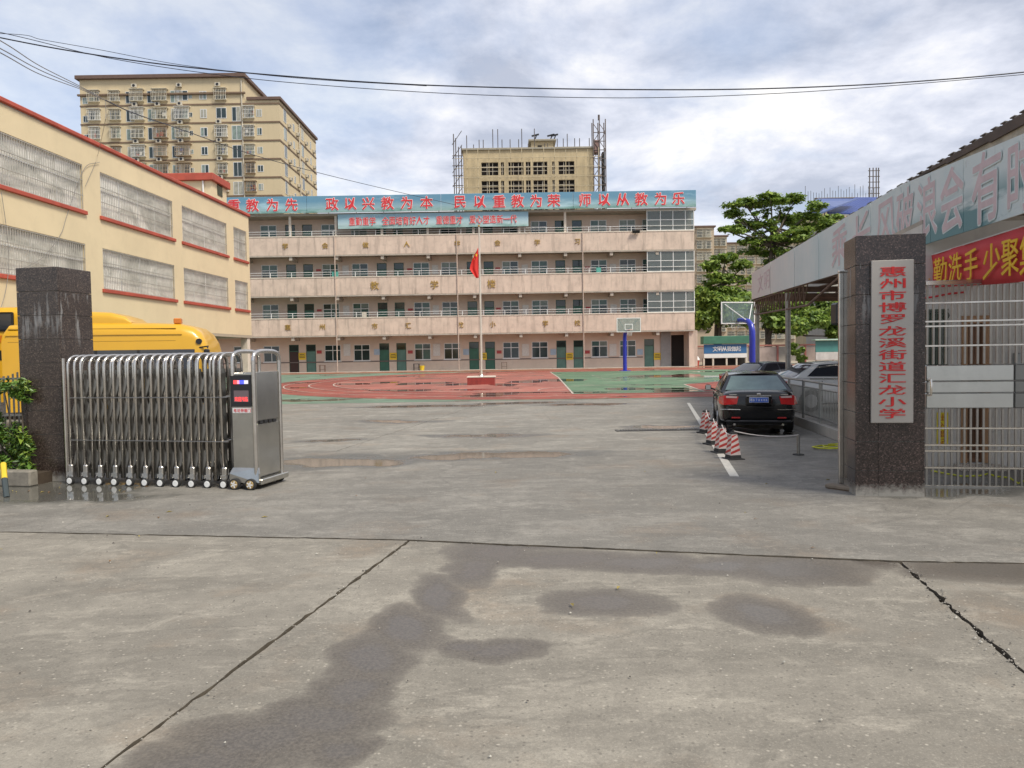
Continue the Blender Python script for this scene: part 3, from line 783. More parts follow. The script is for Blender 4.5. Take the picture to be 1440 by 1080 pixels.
# ================================================================== LEFT BUILDING
CREAM = M('cream_tile', (.66, .55, .355), .6, 0, .06, .5, dirt=.10, bump=.1, bscale=25)
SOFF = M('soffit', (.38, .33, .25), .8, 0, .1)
_f = at(354, 472, 46)
ang = math.atan(45/1080)
UD = Vector((math.sin(ang), math.cos(ang), 0))          # along the wall, away from the camera
LN = Vector((math.cos(ang), -math.sin(ang), 0))         # outward normal (to the right)
LP0 = Vector((_f.x, 46, 0))
lb = thing('yellow_building', 'cream three storey block with red trimmed roof and barred windows along the left side', 'building', LP0, -ang)
# local frame: y along the wall (negative = towards camera), x outward
lbi = mw(lb).inverted()
def wy(px, py=400): return (lbi @ hit(px, py, LP0, LN)).y
ZB, ZT = 3.06, 10.05
rows = [(4.55, 6.16), (7.42, 9.16)]
cols = [(wy(-150), wy(-40)), (wy(-22), wy(122)), (wy(146), wy(246)), (wy(259), wy(321)), (wy(330.5), wy(348.5))]
y0 = -33.0
cols = [(-33+.8, -33+5.6)] + [(max(a, -26.5), c) for a, c in cols[1:]]
cols = [(-32.4, -27.2), (-22.6+.0, cols[1][1])] + cols[2:] if False else [(-31.5, -25.6), (cols[1][1]-6.0, cols[1][1])] + cols[2:]
b = MB()
def wall_x(b, ya, yb, z0, z1, x, ops, depth=.2):
    """wall in plane x facing +x, running in y"""
    ys = sorted({ya, yb, *[o[0] for o in ops], *[o[1] for o in ops]}); zs = sorted({z0, z1, *[o[2] for o in ops], *[o[3] for o in ops]})
    for i in range(len(ys)-1):
        for j in range(len(zs)-1):
            cy, cz = (ys[i]+ys[i+1])/2, (zs[j]+zs[j+1])/2
            if any(o[0] < cy < o[1] and o[2] < cz < o[3] for o in ops): continue
            b.quad((x, ys[i], zs[j]), (x, ys[i+1], zs[j]), (x, ys[i+1], zs[j+1]), (x, ys[i], zs[j+1]))
    for (a, c, e, f) in ops:
        X = x-depth
        b.quad((x, a, e), (x, a, f), (X, a, f), (X, a, e)); b.quad((x, c, f), (x, c, e), (X, c, e), (X, c, f))
        b.quad((x, a, e), (X, a, e), (X, c, e), (x, c, e)); b.quad((x, a, f), (x, c, f), (X, c, f), (X, a, f))
ops = [(a, c, r0, r1) for a, c in cols for r0, r1 in rows]
wall_x(b, -36, 0, ZB, ZT, 0, ops)
b.quad((0, 0, ZB), (-11, 0, ZB), (-11, 0, ZT), (0, 0, ZT)); b.quad((-11, -36, ZB), (0, -36, ZB), (0, -36, ZT), (-11, -36, ZT))
b.quad((-11, 0, ZB), (-11, -36, ZB), (-11, -36, ZT), (-11, 0, ZT))
b.build('wall', CREAM, lb)
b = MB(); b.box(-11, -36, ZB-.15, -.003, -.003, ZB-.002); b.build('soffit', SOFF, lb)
b = MB(); b.box(-11, -36, ZT+.001, 0, 0, ZT+.05); b.build('roof_slab', CONCB, lb)
b = MB(); b.bbox(-.25, -36, ZT+.052, .10, .10, ZT+.22, .03); b.box(-11, -.25, ZT+.053, -.26, .10, ZT+.215); b.build('roof_coping', CRED, lb)
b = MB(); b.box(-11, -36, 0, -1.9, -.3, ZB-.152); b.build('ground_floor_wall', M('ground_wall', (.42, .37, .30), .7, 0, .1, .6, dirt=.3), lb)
for y in (-.35, -7.2, -14.2, -21.2, -28.2):
    b = MB(); b.bbox(-.45, y-.2, 0, -.05, y+.2, ZB-.152, .015); b.build('column', PALE, lb)
for y in (-2.2, -4.6, -9.5):
    b = MB(); b.box(-1.899, y-.7, 1.0, -1.86, y+.7, 2.5); w = b.build('window', ALU, lb)
    for s_ in (-1, 1):
        b = MB(); b.box(-1.859, y+s_*.35-.3, 1.06, -1.85, y+s_*.35+.3, 2.44); b.build('pane', G_DARK, w)
# bright glass seen behind the bars
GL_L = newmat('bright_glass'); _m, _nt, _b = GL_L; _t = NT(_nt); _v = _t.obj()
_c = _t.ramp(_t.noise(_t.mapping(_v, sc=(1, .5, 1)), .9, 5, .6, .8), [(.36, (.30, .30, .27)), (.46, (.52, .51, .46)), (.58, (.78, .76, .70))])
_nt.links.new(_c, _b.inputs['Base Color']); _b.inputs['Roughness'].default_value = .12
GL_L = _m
BAR = M('grille_bar', (.40, .38, .34), .5, .1, .2, 3)
for a, c in cols:
    for r0, r1 in rows:
        b = MB(); t_ = .06
        b.box(-.16, a, r0, -.10, c, r0+t_); b.box(-.16, a, r1-t_, -.10, c, r1)
        n = max(2, round((c-a)/1.45))
        for i in range(n+1):
            y = a+(c-a)*i/n; y = min(max(y, a+t_/2), c-t_/2); b.box(-.158, y-t_/2, r0+t_, -.102, y+t_/2, r1-t_)
        b.box(-.157, a+t_, r0+.95*(r1-r0)*.62, -.103, c-t_, r0+.95*(r1-r0)*.62+.05)
        w = b.build('window', ALU, lb)
        for i in range(n):
            ya, yb = a+(c-a)*i/n+.03, a+(c-a)*(i+1)/n-.03
            b = MB(); b.box(-.14, ya, r0+t_, -.13, yb, r1-t_); b.build('pane', GL_L, w)
        b = MB(); k = int((c-a)/.125)
        for i in range(k+1):
            y = a+.03+(c-a-.06)*i/k; b.tube([(-.02, y, r0+.01), (-.02, y, r1-.01)], .012, 5, caps=False)
        for q in (.02, .33, .66, .98):
            z = r0+(r1-r0)*q; b.box(-.035, a+.005, z-.012, -.005, c-.005, z+.012)
        tag(b.build('window_grille', BAR, w), kind='stuff')
        b = MB(); b.bbox(-.01, a-.12, r0-.15, .10, c+.10, r0-.005, .015); b.build('sill', CRED, w)
# stair head on the roof behind
sh = thing('roof_stairhead', 'small cream stair house with red coping on the roof of the cream block', 'roof house', at(264, 285, 50))
p0 = at(225, 245, 48); p1 = at(297, 245, 48); p2 = at(317, 262, 55)
b = MB(); b.box(p0.x, 48, ZT-.0, p1.x, 50.5, p0.z-.45); b.build('wall', CREAM, sh, True)
b = MB(); b.bbox(p0.x-.25, 47.75, p0.z-.448, p1.x+.2, 50.7, p0.z, .03); b.build('coping', CRED, sh, True)
b = MB(); b.tube([(p1.x-.5, 47.93, ZT), (p1.x-.5, 47.93, p0.z-.46)], .06, 8); b.build('downpipe', WHITEM, sh, True)
b = MB(); b.box(p1.x+.003, 48.9, 12.05, p1.x+.04, 49.7, 13.0); b.build('window', G_DARK, sh, True)

# ================================================================== YELLOW BUSES
YB_ = M('bus_yellow', (.62, .34, .012), .32, 0, .05, .8, coat=.4)
ORB = M('bus_orange', (.55, .16, .01), .3, 0, .05, coat=.3)
BGL = M('bus_glass', (.03, .035, .045), .06, 0, .1, spec=.7)
def bus_profile(L, W, h, prof, mt, name, parent, z0=.45, n=9):
    """loft: prof = [(x, top z)], section with rounded roof edges"""
    b = MB(); R = []
    for x, zt_ in prof:
        ring = [(x, -W/2, z0)]
        r = min(.32, (zt_-z0)*.5)
        for k in range(5):
            a = math.pi*k/8; ring.append((x, -W/2+r*(1-math.cos(a))*.9, zt_-r+r*math.sin(a)))
        for k in range(5):
            a = math.pi*(4-k)/8; ring.append((x, W/2-r*(1-math.cos(a))*.9, zt_-r+r*math.sin(a)))
        ring.append((x, W/2, z0)); R.append(ring)
    k = len(R[0]); V = [p for r in R for p in r]; F = []
    for i in range(len(R)-1):
        for j in range(k): F.append((i*k+j, (i+1)*k+j, (i+1)*k+(j+1) % k, i*k+(j+1) % k))
    F.append(tuple(range(k))); F.append(tuple((len(R)-1)*k+j for j in range(k))[::-1])
    b.add(V, F); o = b.build(name, mt, parent, smooth=True)
    import bmesh
    bm = bmesh.new(); bm.from_mesh(o.data); bmesh.ops.recalc_face_normals(bm, faces=bm.faces); bm.to_mesh(o.data); bm.free(); return o
def wheel_parts(parent, x, y, r, w, side, rimmat=None):
    b = MB(); b.tube([(x, y-w/2*1, r), (x, y-w*.4, r), (x, y+w*.4, r), (x, y+w/2, r)], [r*.9, r, r, r*.9], 24)
    t = b.build('wheel', RUBBER, parent, smooth=True)
    b = MB(); yo = y+side*(w/2+.004)
    b.tube([(x, yo-.02*side, r), (x, yo, r)], [r*.66, r*.62], 20)
    for k in range(5):
        a = 2*math.pi*k/5; b.bar((x, yo+.006*side, r), (x+math.cos(a)*r*.58, yo+.006*side, r+math.sin(a)*r*.58), .05, .012, (0, 1, 0))
    b.build('rim', rimmat or M('rim_silver', (.5, .5, .5), .3, .8), t)
pb0 = at(295, 490, 19.9); BRZ = .19
bus = thing('school_bus', 'long yellow school bus parked nose right behind the folding gate', 'bus', (pb0.x-.12*math.cos(BRZ)-1.05*math.sin(BRZ), pb0.y-.12*math.sin(BRZ)+1.05*math.cos(BRZ), 0), BRZ)
# x: 0 at nose tip of roof line, negative to the rear
Lb = 4.75
prof = [(-Lb, 2.45), (-Lb+.12, 2.62), (-3.4, 2.68), (-2.1, 2.67), (-1.2, 2.65), (-.6, 2.62), (-.3, 2.54), (-.1, 2.38), (.02, 2.16), (.09, 1.85), (.12, 1.4), (.12, .8)]
bus_profile(Lb, 2.1, 2.6, prof, YB_, 'body', bus)
ac = [(-4.3, 2.72), (-4.15, 2.95), (-3.0, 2.97), (-2.3, 2.93), (-1.95, 2.82), (-1.8, 2.68)]
bus_profile(0, 1.75, 0, ac, YB_, 'air_conditioner_pod', bus, z0=2.60)
b = MB(); b.box(-Lb+.4, -1.06, 1.35, -.25, -1.049, 1.96); bg = b.build('window_band', BGL, bus)
for x in (-3.6, -2.6, -1.6): 
    b = MB(); b.box(x-.03, -1.068, 1.35, x+.03, -1.061, 1.96); b.build('pillar', BLACKP, bg)
b = MB(); b.box(-Lb+.1, -1.066, 2.335, -.55, -1.048, 2.352); b.build('trim_line', M('trim_dark_yellow', (.35, .19, .01), .4), bus)
b = MB(); b.box(-1.95, -.98, 2.10, -.28, -.97, 2.11); 
b = MB(); b.tube([(-.14, -1.0, 2.16), (-.14, -1.075, 2.16)], .075, 10); b.build('camera_eye', BLACKP, bus)
b = MB(); b.bbox(-.80, -.80, 2.63, -.62, -.58, 2.77, .02); b.build('marker_lamp', ORB, bus)
b = MB(); b.tube([(-3.3, -.86, 2.75), (-3.3, -.86, 2.98)], .02, 6); b.build('aerial', BLACKP, bus)
b = MB(); b.tube([(-.15, -1.03, 2.0), (.1, -1.14, 2.03), (.08, -1.16, 1.98)], .02, 6); b.bbox(.0, -1.22, 1.6, .12, -1.02, 1.96, .03); b.build('mirror', BLACKP, bus)
b = MB(); b.box(-Lb+.2, -1.058, .8, .05, -1.05, .98); b.build('stripe', BLACKP, bus)
for x in (-3.7, -1.2): wheel_parts(bus, x, -.92, .42, .26, -1)

pb1 = at(-30, 470, 23.6)
bus2 = thing('school_bus', 'second yellow school bus at the left edge with one dark window showing', 'bus', (pb1.x+.4, 23.7, 0), 0, None); bus2.scale = (1.17, 1.17, 1.17)
prof2 = [(-1.6, 1.2), (-1.55, 2.3), (-1.3, 2.75), (-.9, 2.84), (2.1, 2.84), (2.25, 2.70), (2.3, .9)]
bus_profile(0, 2.1, 0, prof2, YB_, 'body', bus2)
wa = (at(-14, 452, 22.45).x - bus2.location.x)/1.17; wb = (at(19, 452, 22.45).x - bus2.location.x)/1.17
b = MB(); b.bbox(wa, -1.075, 2.22, wb, -1.045, 2.70, .03); wv = b.build('window_frame', BLACKP, bus2)
b = MB(); b.box(wa+.05, -1.082, 2.27, wb-.05, -1.076, 2.65); b.build('pane', BGL, wv)
b = MB(); b.box(-1.5, -1.062, 1.95, 2.25, -1.046, 2.12); b.build('stripe', ORB, bus2)
b = MB(); b.box(-1.5, -1.058, 1.5, 2.2, -1.0501, 1.75); b.build('skirt_stripe', BLACKP, bus2)
for x in (-.6, 1.5): wheel_parts(bus2, x, -.92, .42, .26, -1)
b = MB(); b.prism([(.128, -.88, 1.36), (.128, .88, 1.36), (.106, .84, 1.82), (.106, -.84, 1.82)], (.012, 0, .004)); b.build('windscreen', BGL, bus)
for s_ in (-1, 1):
    b = MB(); b.bbox(.115, s_*.72-.14, .72, .145, s_*.72+.14, .90, .01); b.build('headlight', WHITEM, bus)
b = MB(); b.bbox(.10, -1.0, .42, .17, 1.0, .62, .02); b.build('bumper', BLACKP, bus)
for z_ in (2.18, 2.5):
    b = MB(); b.box(-Lb+.15, -1.0515 if z_ < 2.3 else -1.02, z_, -.7, -1.045 if z_ < 2.3 else -.98, z_+.012); b.build('panel_seam', M('seam', (.30, .16, .01), .5), bus)
bus['group'] = bus2['group'] = 'yellow school buses behind the gate'

# ================================================================== GATE PILLARS
gp0 = G(97, 682); gp1 = G(1203, 698)
GU = (gp1-gp0); GU.z = 0; GU.normalize(); GANG = math.atan2(GU.y, GU.x)
GRA_L = granite('granite_brown', (.045, .032, .027), (.085, .062, .050), (.15, .115, .09))
GRA_R = granite('granite_dark', (.030, .022, .020), (.065, .045, .040), (.13, .09, .082))
def pillar(name, label, origin, w, d, h, mt, vsplit):
    """origin = front right/left base corner start (front-left), x along gate line, y into depth"""
    t = thing(name, label, 'pillar', origin, GANG)
    b = MB(); b.box(.02, .02, 0, w-.02, d-.02, h-.02); b.build('core', M('mortar', (.50, .48, .44), .9, 0, .2, 6), t)
    rh = .335; z = h
    zs = [h]
    while zs[-1] > .05: zs.append(max(0, zs[-1]-rh))
    for i in range(len(zs)-1):
        za, zb_ = zs[i+1]+.003, zs[i]-.003
        if zb_-za < .03: continue
        xs = [0, *[q*w for q in vsplit], w] if i else [0, w]
        for j in range(len(xs)-1):
            b = MB(); b.bbox(xs[j]+.001, -.002-rng.random()*.002, za, xs[j+1]-.001, .018, zb_, .002); b.build('granite_tile', mt, t)
        for xx in ((-.001, .0185), (w-.0185, w+.001)):
            b = MB(); b.bbox(xx[0], .0195, za, xx[1], d-.001, zb_, .002); b.build('granite_tile', mt, t)
        b = MB(); b.bbox(.019, d-.0185, za, w-.019, d, zb_, .002); b.build('granite_tile', mt, t)
    b = MB(); b.bbox(.003, .003, h-.0185, w-.003, d-.003, h, .002); b.build('cap_tile', mt, t)
    return t
wl = .66
oL = G(92, 678) - GU*wl
pillar('gate_pillar', 'tall speckled brown granite pillar streaked with lime left of the folding gate', oL, wl, .66, 3.02, GRA_L, ())
pR = pillar('gate_pillar', 'polished dark granite pillar carrying the vertical steel name board', G(1203, 698), .74, .52, 2.98, GRA_R, (.33,))
# name board
pw = .45; pz1 = 2.69; pz0 = .85
PLQ = M('brushed_plate', (.37, .345, .315), .42, .5, .06, 1.0)
o = G(1203, 698) + GU*.155
nb = thing('name_board', 'tall brushed steel board with twelve red characters fixed on the dark granite pillar', 'sign', (o.x, o.y, pz0), GANG)
b = MB(); b.bbox(0, -.045, 0, pw, -.008, pz1-pz0, .006); b.build('steel_plate', PLQ, nb)
name = '惠州市博罗龙溪街道汇龙小学'
RB = M('letter_red', (.50, .012, .012), .5, 0, .08)
nchar = len(name)
for i, ch in enumerate(name):
    z = (pz1-pz0) - .13 - (i+.0)*((pz1-pz0-.24)/(nchar-1))
    put_char(ch, nb, (pw*.5, -.048, z), STAND, .305, .118, RB, extr=.006, bold=.012)
# steel edge strip on pillar's left side
b = MB(); b.bbox(-.05, .53, 0, .10, .60, 2.62, .008)
t_ = thing('gate_post', 'slim mirror steel post at the back edge of the dark granite pillar', 'post', G(1203, 698), GANG); b.build('post_tube', STEEL, t_)
b = MB(); b.bbox(-.055, .527, 2.62, .105, .603, 2.65, .006); b.build('post_cap', STEEL, t_)

# stone block at the pillar foot
WOODB = M('old_plank', (.24, .19, .14), .85, 0, .25, 6, dirt=.4)
q = G(1190, 690)
t_ = thing('stone_block', 'rough brown block lying on the concrete at the left foot of the dark granite pillar', 'block', (q.x, q.y, 0), GANG-.75)
b = MB(); b.bbox(-.24, -.07, .012, .24, .07, .06, .012); b.build('upper_slab', WOODB, t_)
b = MB(); b.bbox(-.21, -.05, 0, .22, .05, .0115, .003); b.build('lower_slab', M('brick_dust', (.30, .16, .09), .9, 0, .3, 8), t_)

# ================================================================== FOLDING GATE
fg0 = G(99, 681)
fg = thing('folding_gate', 'collapsed stainless steel accordion gate with a motor head between the two pillars', 'gate', fg0, math.atan2(G(330, 687).y-fg0.y, G(330, 687).x-fg0.x))
Lg = (G(330, 687)-fg0).length
N_F = 21; DP = .50; HG = 1.79
def arch_mesh(front_low):
    b = MB(); r = .019; P = []
    P.append((0, 0, .10)); P.append((0, 0, HG-.15))
    for k in range(1, 7):
        a = math.pi/2*k/6; P.append((0, .14*(1-math.cos(a)), HG-.15+.13*math.sin(a)))
    for k in range(0, 7):
        a = math.pi/2*k/6; P.append((0, DP-.14+.14*math.sin(a), HG-.15+.13*math.cos(a)))
    P.append((0, DP, .10)); b.tube(P, r, 8)
    return b.mesh('arch_frame', [STEEL])
am = arch_mesh(0); am.polygons.foreach_set('use_smooth', [True]*len(am.polygons))
step = (Lg-.05)/N_F
xs = [.02+i*step for i in range(N_F)]
# scissor bars (steep because the gate is pushed together)
def sbar(z0, z1, s_):
    b = MB(); b.bar((0, 0, z0), (step*2, 0, z1), .042, .008, (0, 1, 0)); return b.mesh('scissor_bar', [STEELD])
sb = [sbar(.18, .92, 1), sbar(.92, .18, 1), sbar(.86, 1.52, 1), sbar(1.52, .86, 1)]
for i, x in enumerate(xs):
    a = inst('arch_frame', am, fg, (x, rng.gauss(0, .004), 0), (rng.gauss(0, .004), rng.gauss(0, .006), 0))
    for yy in (.028, DP-.028):
        for k, m_ in enumerate(sb):
            if i < N_F-2: inst('scissor_bar', m_, fg, (x, yy+.009*(k % 2), 0))
for i, x in enumerate(xs[:-1]):
    inst('arch_frame', am, fg, (x+step*.5, .055, 0), (0, rng.gauss(0, .006), 0), (1, .78, .985))
b = MB(); b.tube([(0, 0, 0), (0, DP, 0)], .009, 6); pin = b.mesh('pin', [STEEL])
for i, x in enumerate(xs):
    for z in (.62, 1.20): inst('pin', pin, fg, (x, 0, z))
b = MB(); b.box(-.026, 0, .14, .026, .006, HG-.22); fb = b.mesh('flat_bar', [STEELD])
for i, x in enumerate(xs):
    inst('flat_bar', fb, fg, (x+step*.5, .13, 0), (0, rng.gauss(0, .008), 0)); inst('flat_bar', fb, fg, (x+step*.25, DP-.13, 0), (0, rng.gauss(0, .008), 0))
for z in (.615, 1.195):
    for yy in (-.022,):
        b = MB(); b.tube([(.05, yy, z), (Lg-.05, yy, z)], .0075, 6); b.build('tie_rod', STEELD, fg)
b = MB(); b.tube([(0, -.022, 0), (0, -.018, 0), (0, .018, 0), (0, .022, 0)], [.05, .058, .058, .05], 16); wm1 = b.mesh('wheel', [RUBBER])
b = MB(); b.tube([(0, -.026, 0), (0, -.0225, 0)], [.038, .042], 14); wm2 = b.mesh('hub', [WHITEM])
b = MB(); b.bbox(-.035, -.022, .02, .035, .03, .20, .012); b.bbox(-.045, -.026, .055, .045, -.0225, .10, .004); wm3 = b.mesh('wheel_bracket', [STEEL])
for i in range(0, N_F, 2):
    for yy in (-.02, DP+.02):
        w = inst('wheel', wm1, fg, (xs[i]+.02, yy-.02 if yy < .2 else yy, .058)); inst('hub', wm2, w); inst('wheel_bracket', wm3, w, (0, .02, .02))
# end post by the pillar
b = MB(); b.tube([(-.03, -.01, 0), (-.03, -.01, HG-.05)], .022, 8); b.build('end_post', STEEL, fg)
# motor head
hx0, hx1, hd = Lg+.02, Lg+.40, .60
HS = M('head_steel', (.45, .44, .41), .22, .92, .10, 3, dirt=.15)
b = MB(); b.bbox(hx0, -.05, .13, hx1-.06, hd, 1.44, .012); head = b.build('motor_head', HS, fg)
b = MB(); b.prism([(hx0-.03, -.09, .09), (hx1+.01, -.09, .09), (hx1+.01, -.09, .20), (hx1-.02, -.052, .27), (hx0, -.052, .27), (hx0-.03, -.09, .20)], (0, .036, 0)); b.bbox(hx0-.03, -.053, .06, hx1+.03, hd+.04, .129, .01); b.build('base_skirt', HS, head)
for x in (hx1-.05, ):
    for y in (-.045, hd-.01):
        b = MB(); b.tube([(x, y, .1), (x, y, 1.58)], .028, 10); b.build('corner_post', STEEL, head, smooth=True)
P = [(hx1-.05, -.045, 1.58)]
for k in range(1, 12):
    a = math.pi*k/12; P.append((hx1-.05, -.045+(hd+.035)*(1-math.copysign(abs(math.cos(a))**.6, math.cos(a)))/2, 1.58+.12*abs(math.sin(a))**.6))
P.append((hx1-.05, hd-.01, 1.58)); b = MB(); b.tube(P, .028, 10); b.build('end_arch', STEEL, head, smooth=True)
P2 = [(p[0]-.30, p[1], p[2]) for p in P]; b = MB(); b.tube([(P2[0][0], P2[0][1], 1.40)]+P2+[(P2[0][0], hd-.01, 1.40)], .026, 10); b.build('end_arch', STEEL, head, smooth=True)
b = MB(); b.bbox(hx1-.06, .01, .15, hx1-.045, hd-.06, .80, .004); b.build('end_panel', HS, head)
b = MB(); b.bbox(hx1-.06, .01, .84, hx1-.045, hd-.06, 1.44, .004); b.build('end_panel', HS, head)
for k in range(4):
    b = MB(); b.box(hx1-.046, .06+k*.11, .80, hx1-.04, .06+k*.11+.08, .835); b.build('vent_slot', BLACKP, head)
b = MB(); b.bbox(hx0+.0, -.062, 1.02, hx1-.085, -.051, 1.41, .004); disp = b.build('display', BLACKP, fg)
def emat(name, col, st):
    mt, nt, bb = newmat(name); bb.inputs['Base Color'].default_value = (*col, 1); bb.inputs['Emission Color'].default_value = (*col, 1); bb.inputs['Emission Strength'].default_value = st; return mt
ER, EB_, EW = emat('led_red', (.95, .06, .06), .9), emat('led_blue', (.06, .08, .9), .9), emat('led_white', (.62, .60, .66), .5)
for (a, c, e) in ((0.05, .10, ER), (.103, .135, emat('led_pink', (.8, .3, .4), .6)), (.138, .20, EB_), (.203, .26, EW)):
    b = MB(); b.box(hx0+a, -.066, 1.30, hx0+c, -.0625, 1.345); b.build('lamp_strip', e, disp)
SCR = M('screen_grey', (.16, .12, .13), .3)
b = MB(); b.box(hx0+.05, -.066, 1.08, hx0+.262, -.0625, 1.22); scr = b.build('screen', SCR, disp)
for i, ch in enumerate('欢迎光临'): put_char(ch, disp, (hx0+.085+i*.048, -.0665, 1.115), STAND, .05, .062, ER, extr=.001, bold=.006)
for i, ch in enumerate('电动伸缩门'): put_char(ch, head, (hx0+.06+i*.05, -.052, .975), STAND, .046, .05, REDCH, extr=.001, bold=.006)
b = MB(); b.box(hx0+.02, -.056, .945, hx1-.1, -.0505, 1.005); b.build('name_strip', WHITEM, head)
for ch in [c for c in head.children if c.name.startswith('character')]: ch.location.y = -.0575
BRASS = M('hub_brass', (.45, .32, .14), .4, .7)
for x in (hx0+.05, hx1-.10):
    w = inst('wheel', wm1, fg, (x, -.10, .075), sc=(1.3, 1.2, 1.3)); inst('hub', wm2, w, mats=[BRASS])
    for k in range(5):
        a = 2*math.pi*k/5; b = MB(); b.bar((0, -.0275, 0), (.034*math.cos(a), -.0275, .034*math.sin(a)), .012, .003, (0, 1, 0)); b.build('spoke', WHITEM, w)
for x in (hx0+.05, hx1-.10): 
    w = inst('wheel', wm1, fg, (x, hd, .075), sc=(1.3, 1.2, 1.3)); inst('hub', wm2, w, mats=[BRASS])

for _o in ([head, disp] ): _o.scale.z = 1.055
# ------------------------------------------------------------------ left edge: steel fence, planter, shrub, barrier post
q = G(-60, 668)
lf = thing('steel_fence', 'grey steel picket fence behind the shrub at the left edge', 'fence', (q.x, 11.6, 0))
fx1 = at(30, 500, 11.6).x - q.x
b = MB(); b.tube([(0, 0, 0), (0, 0, 1.52)], .014, 6); pk = b.mesh('picket', [STEELD])
x = 0
while x < fx1: inst('picket', pk, lf, (x, 0, 0), sc=(1, 1, 1+.02*math.sin(x*14))); x += .07
for z in (.2, .9, 1.45):
    b = MB(); b.bar((0, 0, z), (fx1, 0, z), .04, .03); b.build('rail', STEELD, lf)
q = G(38, 684)
PLK = M('planter_concrete', (.22, .20, .165), .9, 0, .3, 5, dirt=.6)
pl = thing('planter_kerb', 'weathered concrete planter kerb left of the brown granite pillar', 'planter', (q.x, q.y, 0), GANG)
b = MB(); b.bbox(-1.5, -.06, 0, .10, .10, .22, .02); b.build('kerb', PLK, pl)
b = MB(); b.box(-1.5, .101, 0, .08, .7, .16); b.build('soil', M('soil', (.05, .035, .022), .95, 0, .3, 8), pl)
# ================================================================== RIGHT GATE
rg0 = G(1299, 685); rg1 = G(1440, 687)
RU = (rg1-rg0); RU.z = 0; RU.normalize(); RANG = math.atan2(RU.y, RU.x)
rg = thing('barred_gate', 'closed stainless steel barred gate with plain sheet panels beside the dark granite pillar', 'gate', rg0, RANG)
LG = 2.5
sc_ = 1.7/ (685-494)                       # metres per photo pixel at the gate
def zpx(y): return (686-y)*sc_
zt_ = zpx(405)
nb_ = int(LG/.070)
b = MB(); b.box(-.011, -.011, 0, .011, .011, 1); bar = b.mesh('gate_bar', [STEELD])
panel0, panel1 = zpx(578), zpx(518)
for i in range(nb_+1):
    x = .03+i*.070
    for (za, zb_) in ((.015, panel0), (panel1, zt_-.05)):
        inst('gate_bar', bar, rg, (x, rng.gauss(0, .001), za), (0, 0, 0), (1, 1, zb_-za))
for y in (435, 460, 466.5, 493, 605, 628, 636, 659):
    b = MB(); b.bbox(.002, -.016, zpx(y)-.012, LG, .016, zpx(y)+.012, .003); b.build('rail', STEEL, rg)
b = MB(); b.bbox(0, -.025, zt_-.055, LG, .025, zt_, .006); b.build('top_rail', STEEL, rg)
b = MB(); b.bbox(0, -.02, .0, LG, .02, .028, .004); b.build('bottom_rail', STEELD, rg)
PSH = M('sheet_steel', (.50, .51, .49), .30, .9, .10, 1.5, dirt=.15)
pe = .0+(1424-1299)/141*((rg1-rg0).length)
ys = [578, 557, 541, 519]
for i in range(3):
    b = MB(); b.bbox(.012, -.03-.004*(i == 1), zpx(ys[i])+.003, pe-.005, .03, zpx(ys[i+1])-.003, .008); b.build('sheet_panel', PSH, rg)
    b = MB(); b.bbox(pe+.005, -.03, zpx(ys[i])+.003, LG, .03, zpx(ys[i+1])-.003, .008); b.build('sheet_panel', M('sheet_dark', (.20, .20, .19), .35, .8, .1, 2), rg)
b = MB(); b.tube([(.045, -.03, zpx(559)), (.045, -.10, zpx(559)), (.045, -.105, zpx(555)), (.045, -.105, zpx(543)), (.045, -.10, zpx(539)), (.045, -.03, zpx(539))], .013, 8); b.build('handle', STEEL, rg, smooth=True)
for y in (559, 539):
    b = MB(); b.tube([(.045, -.031, zpx(y)), (.045, -.045, zpx(y))], .026, 10); b.build('handle_rose', STEEL, rg)

# ================================================================== GUARDHOUSE
wA = G(1297, 658); GHA = RANG*1.0
gh = thing('guardhouse', 'white walled gatehouse with barred window and brown door behind the steel bars', 'building', wA, GHA)
gi = mw(gh).inverted()
GN = Vector((math.sin(GHA), -math.cos(GHA), 0))
def gw(px, py): return gi @ hit(px, py, wA, GN)
WHT = M('guard_white', (.60, .57, .52), .75, 0, .05, 1.2, streak=.35, dirt=.15)
XL, XR_ = -.02, 6.0; HT = 3.42
wx0, wx1 = gw(1300, 470).x, gw(1333, 470).x; wz0, wz1 = gw(1310, 518).z, gw(1310, 436).z
dx0, dx1 = gw(1352, 450).x, gw(1393, 450).x; dz1 = gw(1370, 444).z
b = MB(); wall_open(b, XL, XR_, 0, HT, 0, [(wx0, wx1, wz0, wz1), (dx0, dx1, .08, dz1)], .15)
b.quad((XL, 0, 0), (XL, 0, HT), (XL, 2.6, HT), (XL, 2.6, 0)); b.quad((XR_, 0, 0), (XR_, 2.6, 0), (XR_, 2.6, HT), (XR_, 0, HT)); b.quad((XL, 2.6, 0), (XL, 2.6, HT), (XR_, 2.6, HT), (XR_, 2.6, 0))
b.build('wall', WHT, gh)
b = MB(); b.box(XL, 0, HT+.002, XR_, 2.6, HT+.06); b.build('roof_slab', CONCB, gh)
b = MB(); b.box(XL+.01, .2, .005, XR_-.01, 2.55, .01); b.build('inner_floor', CONCB, gh)
b = MB(); b.box(wx0, .06, wz0, wx1, .1, wz0+.05); b.box(wx0, .06, wz1-.05, wx1, .1, wz1); b.box(wx0, .06, wz0+.05, wx0+.05, .1, wz1-.05); b.box(wx1-.05, .06, wz0+.05, wx1, .1, wz1-.05)
w = b.build('window', ALU, gh)
b = MB(); b.box(wx0+.05, .075, wz0+.05, wx1-.05, .082, wz1-.05); b.build('pane', G_PALE, w)
b = MB()
for i in range(9): b.box(wx0+.02+i*(wx1-wx0-.04)/8-.008, -.02, wz0, wx0+.02+i*(wx1-wx0-.04)/8+.008, -.004, wz1)
